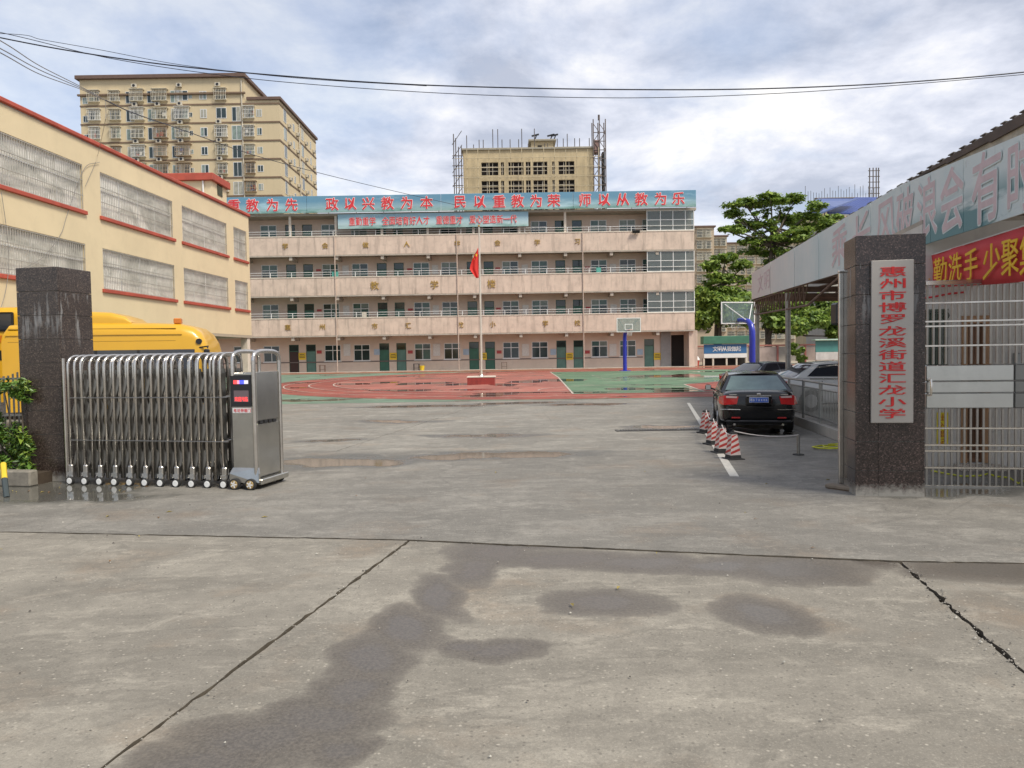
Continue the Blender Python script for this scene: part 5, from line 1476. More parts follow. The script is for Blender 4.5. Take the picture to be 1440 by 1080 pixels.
# ================================================================== BASKETBALL HOOPS, FLAGPOLE
BLUE = M('hoop_blue', (.018, .030, .36), .35, 0, .1, 2, coat=.3)
BBG = mat_glass('board_glass', (.20, .26, .25), .62, .05)
def hoop(label, base, facing, tilt_side):
    """base: foot of the post; the board faces 'facing' (unit xy vector), 1.3 m in front of the post"""
    a = math.atan2(facing[1], facing[0]); t = thing('basketball_hoop', label, 'basketball hoop', base, a, 'basketball hoops on the playground')
    # local x = towards the court
    b = MB(); b.bbox(-.35, -.35, .0, .35, .35, .06, .01); b.build('base_plate', BLUE, t)
    b = MB(); b.tube([(0, 0, .06), (0, 0, 2.0), (.02, 0, 2.5), (.12, 0, 2.8), (.35, 0, 2.98), (.75, 0, 3.05), (1.18, 0, 3.08)], [.155, .145, .14, .135, .125, .11, .09], 12); b.build('padded_post', BLUE, t, smooth=True)
    x = 1.22; z0, z1 = 2.9, 3.95; w = .9; b = MB(); f = .05
    b.box(x, -w, z0, x+.04, w, z0+f); b.box(x, -w, z1-f, x+.04, w, z1); b.box(x, -w, z0+f, x+.04, -w+f, z1-f); b.box(x, w-f, z0+f, x+.04, w, z1-f)
    fr = b.build('board_frame', WHITEM, t)
    b = MB(); b.box(x+.012, -w+f, z0+f, x+.026, w-f, z1-f); b.build('board_glass', BBG, fr)
    b = MB()
    for (ya, yb, za, zb_) in ((-.3, .3, z0+.15, z0+.20), (-.3, .3, z0+.55, z0+.60), (-.3, -.25, z0+.20, z0+.55), (.25, .3, z0+.20, z0+.55)): b.box(x+.0265, ya, za, x+.031, yb, zb_)
    b.build('target_square', WHITEM, fr)
    b = MB(); b.tube([(x+.29+.225*math.cos(k*math.pi/10), .225*math.sin(k*math.pi/10), 3.05) for k in range(21)], .012, 6); b.build('rim', M('rim_orange', (.55, .10, .02), .4), fr)
    b = MB()
    for k in range(12):
        q = k*math.pi/6; b.tube([(x+.29+.22*math.cos(q), .22*math.sin(q), 3.04), (x+.29+.13*math.cos(q+.3), .13*math.sin(q+.3), 2.62)], .006, 4, caps=False)
    tag(b.build('net', WHITEM, fr), kind='stuff')
    for sd in (-1, 1):
        b = MB(); b.tube([(.30, 0, 2.95), (x-.02, sd*.72, z1-.12)], .022, 6); b.build('stay', WHITEM, t)
    return t
p = at(1035, 452, 36.5)
q = at(1047, 500, 36.5)
hoop('near basketball hoop with clear board on a thick blue padded post behind the black car', (q.x+.1, 35.6, gz(35.6)), Vector((-.26, 1, 0)).normalized(), 0)
q = at(881, 510, 57)
hoop('far basketball hoop standing in front of the school ground floor windows', (q.x, 57.8, gz(57.8)), Vector((.10, -1, 0)).normalized(), 0)

p0 = at(677, 540, 41); FZ = gz(41.3)
fpd = thing('flag_plinth', 'low red tiled plinth of the flagpole standing on the wet playground', 'plinth', (p0.x, 41.3, FZ))
RT = M('plinth_red', (.30, .045, .035), .45, 0, .2, 3)
b = MB(); b.bbox(-.73, -.73, 0, .73, .73, .36, .01); b.build('plinth_block', M('plinth_core', (.30, .10, .08), .7), fpd)
for i in range(6):
    for (j, z) in enumerate((.005, .185)):
        b = MB(); b.bbox(-.73+i*.2435, -.742, z, -.73+i*.2435+.235, -.7301, z+.17, .003); b.build('tile', RT, fpd)
b = MB(); b.bbox(-.76, -.76, .361, .76, .76, .42, .008); b.build('coping', PALE, fpd)
pole_top = at(673.2, 319, 41.3)
fp = thing('flagpole', 'slender pale flagpole rising from the red plinth in front of the school', 'flagpole', (p0.x, 41.3, FZ+.42))
hz = pole_top.z-FZ-.42
b = MB(); b.tube([(0, 0, 0), (0, 0, hz*.5), (0, 0, hz)], [.055, .045, .03], 10); b.build('pole', M('pole_pale', (.60, .56, .48), .4, .3, .08), fp, smooth=True)
b = MB(); b.tube([(0, 0, hz), (0, 0, hz+.03), (0, 0, hz+.08), (0, 0, hz+.11)], [.03, .06, .06, .01], 10); b.build('finial', GOLD, fp, smooth=True)
b = MB(); b.tube([(.07, 0, .8), (.05, 0, hz-.05)], .006, 4); b.build('halyard', WHITEM, fp)
b = MB(); b.tube([(0, 0, .001), (0, 0, .06)], [.14, .11], 12); b.build('collar', STEEL, fp)
FLR = M('flag_red', (.62, .028, .022), .7, 0, .10, 3)
f1 = at(671, 348, 41.3); f2 = at(671, 391, 41.3)
fl = thing('flag', 'limp red flag with yellow stars hanging down the flagpole', 'flag', (p0.x, 41.3, f1.z))
hh = f1.z-f2.z; V = []; F = []; nu, nv = 14, 16
for j in range(nv+1):
    t_ = j/nv; wdt = .05+.42*math.sin(min(1, t_*1.25)*math.pi/2)*(1-.80*max(0, t_-.70)/.30)
    for i in range(nu+1):
        s_ = i/nu; V.append((-.06-wdt*s_, .07*math.sin(s_*9+t_*2)*s_, -hh*t_*(1-.0*s_)-.12*s_*(1-t_)))
for j in range(nv):
    for i in range(nu): F.append((j*(nu+1)+i, j*(nu+1)+i+1, (j+1)*(nu+1)+i+1, (j+1)*(nu+1)+i))
b = MB(); b.add(V, F); o = b.build('cloth', FLR, fl, smooth=True); md = o.modifiers.new('t', 'SOLIDIFY'); md.thickness = .006
STY = M('star_yellow', (.75, .55, .03), .6)
def star(c, r):
    P = []
    for k in range(10):
        rr = r if k % 2 == 0 else r*.4; a = math.pi/2+k*math.pi/5; P.append((c[0]+rr*.6*math.cos(a), c[1], c[2]+rr*math.sin(a)))
    b = MB(); b.prism(P, (0, .004, 0)); return b.build('star', STY, fl)
star((-.16, -.085, -.42), .11)
for c in ((-.27, -.09, -.30), (-.31, -.09, -.40), (-.31, -.09, -.52), (-.27, -.09, -.62)): star(c, .035)

# ================================================================== APARTMENT TOWER (left, far behind)
APT = M('apt_wall', (.56, .46, .295), .8, 0, .06, .12, streak=.12, dirt=.06)
APB = M('apt_band', (.17, .115, .075), .8); APC = M('apt_coping', (.13, .08, .06), .7)
AY = 124.0; GZ = gz(110)
ap0 = at(113, 150, AY); ap1 = at(342, 110, AY); ap2 = at(392, 137, AY)
apt = thing('apartment_tower', 'tall tan apartment block with caged windows behind the cream building', 'apartment block', ((ap0.x+ap2.x)/2, AY, GZ))
zt1 = at(230, 105.5, AY).z; zt2 = at(392, 136, AY).z
b = MB(); b.box(ap0.x, AY, GZ-.3, ap1.x, AY+10.5, zt1-.6); b.build('wall', APT, apt, True)
b = MB(); b.box(ap1.x+.005, AY+.02, GZ-.3, ap2.x, AY+23, zt2-.5); b.build('wall', APT, apt, True)
b = MB(); b.box(ap1.x-12, AY+10.51, GZ-.3, ap1.x, AY+23, zt2-.5); b.build('wall', APT, apt, True)
b = MB(); b.bbox(ap0.x-.5, AY-.55, zt1-.6+.002, ap1.x+.45, AY+10.9, zt1, .05); b.build('roof_coping', APC, apt, True)
b = MB(); b.bbox(ap0.x-.3, AY-.35, zt1-3.2, ap1.x+.3, AY-.004, zt1-2.9, .03); b.build('ledge', APB, apt, True)
b = MB(); b.bbox(ap1.x+.46, AY-.25, zt2-.5+.002, ap2.x+.35, AY+23.3, zt2, .05); b.build('roof_coping', APC, apt, True)
bands = [147.5, 173.5, 199.7, 226, 251.7, 277.5, 303.5]
FH = at(250, 147.5, AY).z-at(250, 173.5, AY).z
zb0 = at(250, 147.5, AY).z
for k in range(13):
    z = zb0-k*FH
    b = MB(); b.box(ap0.x-.06, AY-.08, z-.12, ap1.x-.003, AY-.004, z+.12); b.box(ap1.x+.006, AY-.08, z-.12, ap2.x+.08, AY+.016, z+.12); b.box(ap2.x+.003, AY+.017, z-.12, ap2.x+.08, AY+23, z+.12); b.build('floor_band', APB, apt, True)
# window kinds
def cage_mesh(w, h, d):
    b = MB(); n = max(4, int(w/.22))
    for i in range(n+1):
        x = -w/2+w*i/n; b.box(x-.02, -d, 0, x+.02, -d+.04, h)
    for z in (0, h*.36, h*.7, h): b.box(-w/2, -d-.005, z-.025, w/2, -d+.045, z+.025)
    for sx in (-1, 1):
        for z in (0, h*.36, h): b.box(sx*w/2-.02, -d+.046, z-.02, sx*w/2+.02, 0, z+.02)
    b.box(-w/2, -d+.046, -.06, w/2, 0, -.026)
    b.box(-w/2-.08, -d-.1, h+.03, w/2+.08, 0, h+.08); return b.mesh('window_cage', [M('cage_pale', (.62, .57, .45), .6, .0, .2)])
def frame_mesh(w, h):
    b = MB(); t_ = .07
    b.box(-w/2, -.05, 0, w/2, .0, t_); b.box(-w/2, -.05, h-t_, w/2, .0, h); b.box(-w/2, -.05, t_, -w/2+t_, .0, h-t_); b.box(w/2-t_, -.05, t_, w/2, .0, h-t_); b.box(-.035, -.048, t_, .035, -.002, h-t_)
    fr = b.mesh('window', [ALU]); ps = []
    for sx in (-1, 1):
        b = MB(); x0, x1 = sorted((sx*.035, sx*(w/2-t_))); b.box(x0, -.03, t_, x1, -.005, h-t_); ps.append(b.mesh('pane', [G_DARK]))
    return fr, ps
CG = cage_mesh(1.75, 1.7, .55); CG2 = cage_mesh(2.2, 1.8, .65); FRM = frame_mesh(1.6, 1.6); FRS = frame_mesh(.95, 1.2); FRB = frame_mesh(1.5, 2.2)
b = MB(); b.bbox(-.45, -.42, 0, .45, -.04, .62, .03); ACM = b.mesh('air_conditioner', [M('ac_white', (.48, .44, .36), .6)])
b = MB(); b.tube([(0, -.425, .31), (0, -.43, .31)], .24, 12); ACF = b.mesh('fan_guard', [BLACKP])
CAGES = [M('cage_pale', (.62, .57, .45)), M('cage_white', (.68, .66, .60), .5), M('cage_rust', (.40, .30, .20), .7)]
b = MB(); b.box(-.2, -.02, -.2, .2, .02, .5); LAU = b.mesh('laundry', [WHITEM])
LMAT = [M('cloth_white', (.7, .68, .62)), M('cloth_blue', (.10, .14, .30)), M('cloth_dark', (.05, .05, .06)), M('cloth_red', (.35, .08, .07))]
api = mw(apt).inverted()
CUR = M('curtain_pale', (.34, .33, .27), .5, 0, .4, .9)
def apt_win(x, y, z, kind, rot=0.0, sc=1.0):
    loc = api @ Vector((x, y, z)); fr, ps = {'c': FRM, 'C': FRM, 's': FRS, 'b': FRB, 'a': None}[kind] if kind != 'a' else (None, None)
    w = inst('window', fr, apt, loc, (0, 0, rot), (sc*rng.uniform(.9, 1.12), sc, sc*rng.uniform(.93, 1.06)))
    for p in ps: inst('pane', p, w, mats=[rng.choice([G_DARK, G_DARK, G_PALE, CUR])])
    cm = [rng.choice(CAGES)]
    if rng.random() < .09: kind = 's'
    if kind == 'c': inst('window_cage', CG, w, (0, 0, -.05), mats=cm)
    if kind == 'C': inst('window_cage', CG2, w, (0, 0, -.08), mats=cm)
    if kind in 'cC' and rng.random() < .45:
        for q in range(rng.randint(1, 3)): inst('laundry', LAU, w, (rng.uniform(-.6, .6), -.3, rng.uniform(.2, .7)), sc=(rng.uniform(.6, 1.3), 1, rng.uniform(.6, 1.2)), mats=[rng.choice(LMAT)])
def apt_ac(x, y, z, rot=0.0):
    a = inst('air_conditioner', ACM, apt, api @ Vector((x, y, z)), (0, 0, rot), (.95, 1.0, .95)); inst('fan_guard', ACF, a)
fx = lambda px: at(px, 150, AY).x
rowz = [at(250, 141.5, AY).z-k*FH for k in range(8)]
for k, z in enumerate(rowz):
    Yf = AY-.002
    kinds = [(133, 'c'), (162, 'c'), (194, 'C'), (226, 'C'), (257, 'C'), (311, 'c')]
    for px, kd in kinds:
        if k > 3 and px < 150: continue
        apt_win(fx(px), Yf, z, kd)
        if px > 190 and rng.random() < .8: apt_ac(fx(px)-.4, Yf, z+2.05)
    for px in (183, 213, 246, 120): apt_win(fx(px), Yf, z-.3, 'b' if px != 120 else 's', sc=.85)
    apt_win(fx(286), Yf, z+.1, 's', sc=1.15); apt_win(fx(268), Yf, z+.3, 's', sc=.6)
    if k > 0:
        apt_win(fx(332), Yf, z-.5, 'b'); apt_win(fx(350), AY+.018, z, 'c'); apt_win(fx(364), AY+.018, z+.2, 's', sc=.9)
        for i, d_ in enumerate((3, 8, 13.5, 19)):
            apt_win(ap2.x+.004, AY+d_, z+.1, 's' if i % 2 else 'b', math.pi/2, sc=1.0)
            apt_ac(ap2.x+.004, AY+d_+1.9, z-.2, math.pi/2)
for px in (340.5,):
    b = MB(); b.tube([(fx(px), AY-.12, GZ), (fx(px), AY-.12, zt1-1)], .11, 6); b.build('downpipe', M('pipe_pale', (.5, .45, .36), .6), apt, True)
b = MB(); b.tube([(ap2.x+.15, AY+11, GZ), (ap2.x+.15, AY+11, zt2-1)], .11, 6); b.build('downpipe', M('pipe_pale', (.5, .45, .36), .6), apt, True)

# ================================================================== BUILDING UNDER CONSTRUCTION
CYd = 135.0
cb0, cb1 = at(651, 212, CYd), at(835, 209, CYd)
CBM = M('raw_render', (.52, .42, .26), .9, 0, .14, .25, streak=.3, dirt=.2)
cb = thing('construction_building', 'unfinished tan building with open dark window holes above the school roof', 'building', ((cb0.x+cb1.x)/2, CYd, GZ))
zt = (cb0.z+cb1.z)/2
ops = []
for (r0, r1) in ((245.7, 227.5), (272.5, 253.5), (300, 281)):
    z0_, z1_ = at(742, r0, CYd).z, at(742, r1, CYd).z
    for a_, c_ in ((677, 701), (704.5, 709), (715, 736.5), (739.5, 746.4), (749, 770), (776.7, 781), (785.6, 808)):
        ops.append((at(a_, 250, CYd).x, at(c_, 250, CYd).x, z0_, z1_))
b = MB(); wall_open(b, cb0.x, cb1.x, GZ, zt, CYd, ops, .5); b.quad((cb0.x, CYd, GZ), (cb0.x, CYd, zt), (cb0.x, CYd+16, zt), (cb0.x, CYd+16, GZ)); b.quad((cb1.x, CYd, GZ), (cb1.x, CYd+16, GZ), (cb1.x, CYd+16, zt), (cb1.x, CYd, zt))
b.build('wall', CBM, cb, True)
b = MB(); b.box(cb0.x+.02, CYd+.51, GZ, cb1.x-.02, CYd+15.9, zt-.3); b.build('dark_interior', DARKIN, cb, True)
b = MB(); b.bbox(cb0.x-.3, CYd-.3, zt+.003, cb1.x+.3, CYd+16, zt+.35, .04); b.build('roof_edge', M('render_grey', (.32, .29, .23), .9), cb, True)
fm = M('raw_frame', (.45, .40, .32), .8)
for o_ in ops:
    b = MB(); w_ = o_[1]-o_[0]; n = max(2, round(w_/.95))
    for i in range(n+1):
        x = o_[0]+w_*i/n; b.box(x-.05, CYd+.2, o_[2], x+.05, CYd+.3, o_[3])
    for q in (.0, .33, .66, 1): b.box(o_[0], CYd+.195, o_[2]+(o_[3]-o_[2])*q-.05, o_[1], CYd+.305, o_[2]+(o_[3]-o_[2])*q+.05)
    b.build('window_frame', fm, cb, True)
h0, h1 = at(747, 200, CYd+3), at(778, 200, CYd+3)
b = MB(); b.box(h0.x, CYd+3, zt+.36, h1.x, CYd+9, at(760, 199, CYd+3).z); hut = b.build('roof_hut', CBM, cb, True)
b = MB(); b.bbox(h0.x-.5, CYd+2.5, at(760, 199, CYd+3).z+.003, h1.x+.5, CYd+9.4, at(760, 196.5, CYd+3).z, .04); b.build('hut_roof', M('render_grey', (.32, .29, .23), .9), hut, True)
b = MB(); b.box(at(757, 203, CYd).x, CYd+2.9, zt+.6, at(763, 203, CYd).x, CYd+2.99, zt+1.5); b.build('hut_window', DARKIN, hut, True)
for px in (750, 772, 777): 
    q = at(px, 197, CYd+4); b = MB(); b.bar((q.x, CYd+4, q.z-.6), (q.x+.6, CYd+4, q.z+.9), .2, .2); b.bar((q.x-.3, CYd+4, q.z+.7), (q.x+1.0, CYd+4, q.z+1.0), .3, .25); b.build('tank_fitting', BLACKP, hut, True)
BAM = M('scaffold_pole', (.50, .42, .28), .8, 0, .2, 1); SCD = M('scaffold_steel', (.13, .11, .10), .6, .4, .2)
sc = thing('scaffolding', 'pole scaffolding wrapped around the unfinished tan building', 'scaffolding', (cb0.x, CYd-.9, GZ))
y = CYd-.7
x = cb0.x-1.2
i = 0
while x < cb1.x+1.0:
    b = MB(); top = zt+rng.uniform(-.3, .3); b.tube([(x, y, GZ), (x, y, top)], .06, 5); b.build('standard', BAM, sc, True); x += 1.9; i += 1
z = GZ+20
while z < zt:
    b = MB(); b.tube([(cb0.x-1.4, y-.12, z), (cb1.x+1.2, y-.12, z)], .05, 5); b.build('ledger', BAM, sc, True); z += 1.65
for px, top in ((638, 190), (641, 196), (645, 208), (649, 207)):
    q = at(px, top, CYd); b = MB(); b.tube([(q.x, y, GZ+15), (q.x, y, q.z)], .09, 5); b.build('standard', SCD, sc, True)
z = GZ+20
while z < zt-1:
    b = MB(); b.tube([(at(637, 250, CYd).x, y-.2, z), (cb0.x, y-.2, z)], .08, 5); b.build('ledger', SCD, sc, True); z += 1.7
xl, xr_ = at(637, 250, CYd).x, cb0.x-.1
for k in range(9):
    z = GZ+18+k*2.4; b = MB(); b.tube([(xl, y-.1, z), (xr_, y-.1, z+2.4)], .06, 5); b.build('brace', SCD, sc, True)
rr = random.Random(5)
for px in list(range(655, 833, 9)):
    hgt = rr.choice([1, 1.8, 2.6, 3.6]); q = at(px+rr.uniform(-3, 3), 209, CYd+1); b = MB(); b.tube([(q.x, CYd+1, zt+.3), (q.x, CYd+1, zt+.3+hgt)], .07, 4); b.build('roof_pole', SCD, sc, True)
hx0_, hx1_ = at(834, 200, CYd).x, at(851, 200, CYd).x; hzt = at(842, 169, CYd).z
ht = thing('hoist_tower', 'steel lattice hoist tower at the right corner of the unfinished building', 'tower', ((hx0_+hx1_)/2, CYd, GZ))
RDM = M('hoist_steel', (.15, .12, .11), .7, .2, .2)
for x in (hx0_, (hx0_+hx1_)/2, hx1_):
    for yy in (CYd-.6, CYd+1.6):
        b = MB(); b.tube([(x, yy, GZ), (x, yy, hzt)], .10, 5); b.build('mast_leg', RDM, ht, True)
z = GZ+12; k = 0
while z < hzt-1.2:
    b = MB(); b.tube([(hx0_, CYd-.6, z), (hx1_, CYd-.6, z)], .07, 4); b.build('rung', RDM, ht, True)
    b = MB(); xm = (hx0_+hx1_)/2
    b.tube([(hx0_ if k % 2 else xm, CYd-.6, z), (xm if k % 2 else hx0_, CYd-.6, z+1.5)], .06, 4); b.build('brace', RDM, ht, True)
    b = MB(); b.tube([(xm if k % 2 else hx1_, CYd-.6, z), (hx1_ if k % 2 else xm, CYd-.6, z+1.5)], .06, 4); b.build('brace', RDM, ht, True)
    z += 1.5; k += 1
b = MB(); b.box(hx0_+.2, CYd-.55, at(842, 215, CYd).z, (hx0_+hx1_)/2-.1, CYd+1.4, at(842, 198, CYd).z); b.build('hoist_cage', M('cage_brown', (.22, .13, .11), .6), ht, True)
b = MB(); b.tube([((hx0_+hx1_)/2, CYd, hzt), ((hx0_+hx1_)/2, CYd, hzt+.9)], .2, 6); b.build('sheave', RDM, ht, True)
b = MB(); b.box((hx0_+hx1_)/2+.5, CYd-.2, GZ, hx1_-.1, CYd+1.4, at(842, 214, CYd).z); b.build('side_netting', M('net_dark', (.05, .05, .05), .9), ht, True)

# ================================================================== RIGHT BACKGROUND BLOCKS
BG = M('far_wall', (.44, .35, .25), .85, 0, .06, .1, streak=.15)
def far_block(label, px0, px1, pyt, Y, depth, cols, floor_px, name='far_building'):
    a, c = at(px0, pyt, Y), at(px1, pyt, Y); t = thing(name, label, 'apartment block', ((a.x+c.x)/2, Y, GZ))
    b = MB(); b.box(a.x, Y, GZ-.2, c.x, Y+depth, a.z-.4); b.build('wall', BG, t, True)
    b = MB(); b.bbox(a.x-.4, Y-.4, a.z-.399, c.x+.4, Y+depth+.4, a.z, .05); b.build('roof_coping', APC, t, True)
    ti = mw(t).inverted(); py = pyt+floor_px*.55
    while py < 470:
        for px in cols:
            q = at(px, py+floor_px*.45, Y)
            w = inst('window', FRM[0], t, ti @ Vector((q.x, Y-.004, q.z)), sc=(1.3, 1, 1.15))
            for p_ in FRM[1]: inst('pane', p_, w, mats=[rng.choice([G_DARK, G_DARK, CUR])])
            inst('window_cage', CG, w, (0, 0, 0))
        py += floor_px
    return t
far_block('pale beige block directly behind the right end of the school', 955, 1004, 318, 190, 18, (986, 994), 16)
far_block('lower beige block partly hidden behind the left trees', 1003, 1022, 331, 200, 18, (1008, 1015), 15)
far_block('wide beige block behind the tall layered tree', 1021, 1128, 341, 205, 20, (1028, 1042, 1056, 1070, 1084, 1098, 1112), 15)
far_block('far beige block seen above the trees beside the canopy posts', 1110, 1210, 350, 215, 20, (1120, 1136, 1152, 1168, 1184, 1200), 15)

# blue roofed building with scaffolding, mast
BR = M('blue_roof', (.035, .065, .24), .4, .1, .12, .3)
Y = 88.0
r0, r1, r2, r3 = at(1163, 300, Y), at(1203, 279, Y+6), at(1262, 279, Y+6), at(1236, 303, Y)
bl = thing('blue_roof_building', 'building with a sloping blue sheet roof beyond the canopy', 'building', ((r0.x+r3.x)/2, Y, GZ))
nr = 14
for k in range(nr):
    a_ = r0+(r3-r0)*k/nr; c_ = r0+(r3-r0)*(k+.93)/nr; d_ = r1+(r2-r1)*(k+.93)/nr; e_ = r1+(r2-r1)*k/nr
    b = MB(); b.prism([a_, c_, d_, e_], (0, 0, .14)); b.build('roof_sheet', BR, bl, True)
b = MB(); b.prism([r0+Vector((0, 0, -.02)), r3+Vector((0, 0, -.02)), r2+Vector((0, 0, -.02)), r1+Vector((0, 0, -.02))], (0, 0, -.15)); b.build('roof_deck', M('deck_grey', (.3, .3, .3), .7), bl, True)
b = MB(); b.box(r0.x+.3, Y+.3, GZ, r3.x-.1, Y+7, min(r0.z, r3.z)-.4); b.build('wall', M('bg_wall_grey', (.40, .38, .34), .8, 0, .08), bl, True)
r0, r1, r2, r3 = at(1138, 293, Y-2), at(1150, 277, Y+3), at(1160, 277, Y+3), at(1152, 295, Y-2)
b = MB(); b.prism([at(1128, 312, Y-3), at(1176, 292, Y-3), at(1205, 281, Y+2), at(1150, 281, Y+2)], (0, 0, .15)); b.build('side_roof', M('blue_roof_pale', (.09, .13, .30), .4, .1), bl, True)
YS = 118.0
s0, s1 = at(1146, 279, YS), at(1205, 279, YS)
us = thing('roof_scaffold', 'dark scaffold deck with upright rods behind the blue roof', 'scaffolding', ((s0.x+s1.x)/2, YS, GZ))
b = MB(); b.box(s0.x, YS, GZ, s1.x, YS+8, at(1170, 297, YS).z); b.build('building_shell', CBM, us, True)
zt_s = at(1170, 278, YS).z
for k in range(14):
    x = s0.x+(s1.x-s0.x)*k/13; b = MB(); b.tube([(x, YS, GZ+20), (x, YS, zt_s)], .10, 4); b.build('standard', SCD, us, True)
for py in (279, 284, 290, 296):
    z = at(1170, py, YS).z; b = MB(); b.tube([(s0.x, YS-.1, z), (s1.x, YS-.1, z)], .12, 4); b.build('ledger', SCD, us, True)
for k in range(26):
    x = at(1136+k*3.9, 270, YS).x; b = MB(); b.tube([(x, YS+1, zt_s-.4), (x, YS+1, zt_s+rr.uniform(.8, 2.2))], .035, 4); b.build('roof_pole', SCD, us, True)
mp = thing('lattice_mast', 'slim steel mast with antenna arms right of the blue roof', 'mast', at(1229, 290, 100))
for dx in (-.55, -.1, .3, .6):
    q = at(1229, 236, 100); b = MB(); b.tube([(q.x+dx, 100, GZ), (q.x+dx, 100, q.z)], .075, 5); b.build('mast_pole', SCD, mp, True)
for py in (240, 248, 256, 264, 272):
    q = at(1229, py, 100); b = MB(); b.tube([(q.x-.75, 100, q.z), (q.x+.75, 100, q.z)], .05, 4); b.build('antenna_arm', SCD, mp, True)
# ================================================================== BACK WALL, BOARDS
YW = 72.0
w0, w1 = at(977, 515, YW), at(1420, 515, YW); wz = gz(YW)
bw = thing('yard_wall', 'low pinkish boundary wall with red edged bays at the back right of the playground', 'wall', (w0.x, YW, wz))
z1_ = at(1120, 487, YW).z
x = w0.x; i = 0
MUR = [M('mural_a', (.42, .33, .29), .8, 0, .3, .7), M('mural_b', (.40, .36, .31), .8, 0, .3, .7)]
while x < w1.x:
    b = MB(); b.box(x+.09, YW, wz+.25, x+2.5, YW+.2, z1_); b.build('mural_panel', MUR[i % 2], bw, True)
    b = MB(); b.bbox(x-.09, YW-.06, wz, x+.089, YW+.26, z1_+.05, .01); b.build('pier', M('pier_red', (.34, .12, .10), .7, 0, .15), bw, True)
    x += 2.59; i += 1
b = MB(); b.box(w0.x, YW-.05, wz, w1.x, YW+.25, wz+.248); b.build('base_course', PALE, bw, True)
b = MB(); b.bbox(w0.x, YW-.07, z1_+.052, w1.x, YW+.27, z1_+.2, .01); b.build('wall_cap', M('cap_red', (.36, .14, .11), .7), bw, True)
# shelter with blue banner
q0, q1 = at(990, 500, 69), at(1050, 500, 69)
shl = thing('display_board', 'wide blue printed board with white lettering under a green roof strip', 'board', ((q0.x+q1.x)/2, 69, gz(69)))
BLB = sign_mat('board_print', (.03, .13, .30), (.10, .25, .42), (.06, .20, .36))
b = MB(); b.bbox(q0.x, 69, at(1020, 497, 69).z, q1.x, 69.08, at(1020, 484, 69).z, .01); bb_ = b.build('board_panel', BLB, shl, True)
bbi = mw(bb_).inverted()
for i, ch in enumerate('文明从我做起'): put_char(ch, bb_, bbi @ Vector((q0.x+1.0+i*.42, 68.98, at(1020, 490.5, 69).z)), STAND, .46, .5, WHITEM, None, .01, .006)
b = MB(); b.bbox(q0.x-.1, 68.8, at(1020, 483.5, 69).z, q1.x+.2, 69.9, at(1020, 472.5, 69).z, .03); b.build('roof_strip', M('green_roof', (.05, .17, .11), .6, 0, .15), shl, True)
b = MB(); b.box(q0.x, 68.95, at(1020, 503, 69).z, q1.x, 69.1, at(1020, 497.4, 69).z); b.build('white_band', WHITEM, shl, True)
for px in (990, 1003, 1022, 1036, 1050):
    x = at(px, 510, 69).x; b = MB(); b.box(x-.07, 69.0, gz(69), x+.07, 69.14, at(1020, 503.2, 69).z); b.build('leg', PALE, shl, True)
b = MB(); b.box(q0.x, 69.5, gz(69), q1.x, 69.6, at(1020, 503.5, 69).z); b.build('back_panel', DARKIN, shl, True)
q0, q1 = at(1147, 500, 68), at(1262, 500, 68)
tb_ = thing('notice_shelter', 'teal bulletin board with pale roof beside the granite pillar at the back wall', 'board', ((q0.x+q1.x)/2, 68, gz(68)))
b = MB(); b.bbox(q0.x, 68, at(1165, 495, 68).z, q1.x, 68.1, at(1165, 479, 68).z, .01); b.build('teal_panel', M('teal_board', (.06, .22, .20), .5, 0, .12), tb_, True)
b = MB(); b.bbox(q0.x, 67.98, at(1165, 506, 68).z, q1.x, 68.08, at(1165, 495.3, 68).z, .01); b.build('pale_panel', M('pale_board', (.50, .50, .47), .6, 0, .15, 2), tb_, True)
b = MB(); b.bbox(q0.x-.15, 67.7, at(1165, 478.8, 68).z, q1.x+.2, 68.6, at(1165, 476.8, 68).z, .02); b.build('roof_strip', M('pale_green', (.40, .55, .45), .6), tb_, True)
for px in (1149, 1184, 1222):
    x = at(px, 510, 68).x; b = MB(); b.box(x-.06, 68.11, gz(68), x+.06, 68.25, at(1165, 478.9, 68).z); b.build('post', PALE, tb_, True)
q = at(978.5, 508, 69)
t_ = thing('dustbin', 'small red and white bin at the right corner of the school', 'bin', (q.x, 69, gz(69)))
b = MB(); b.tube([(0, 0, 0), (0, 0, .5)], [.26, .34], 12); b.build('bin_body', M('bin_red', (.45, .06, .04), .5), t_)
b = MB(); b.tube([(0, 0, .5), (0, 0, .58), (0, 0, .85)], [.36, .36, .2], 12); b.build('bin_lid', WHITEM, t_)

# ================================================================== TREES
LG1 = [newmat(n) for n in ('leaf_mid', 'leaf_dark', 'leaf_light')]
for (mt, nt, bb), c in zip(LG1, ((.20, .30, .055), (.095, .165, .032), (.30, .40, .075))):
    t = NT(nt); f = t.noise(t.obj(), .8, 4); col = t.ramp(f, [(.3, tuple(q*.75 for q in c)), (.7, tuple(q*1.25 for q in c))]); nt.links.new(col, bb.inputs['Base Color'])
    bb.inputs['Roughness'].default_value = .55
    tl = t.n('ShaderNodeBsdfTranslucent'); nt.links.new(col, tl.inputs[0]); ad = t.n('ShaderNodeMixShader'); ad.inputs[0].default_value = .3
    nt.links.new(bb.outputs[0], ad.inputs[1]); nt.links.new(tl.outputs[0], ad.inputs[2]); nt.links.new(ad.outputs[0], nt.nodes['Material Output'].inputs[0])
LEAF = [q[0] for q in LG1]
BARK = M('bark', (.10, .08, .06), .9, 0, .3, 3)
nprng = np.random.default_rng(11)
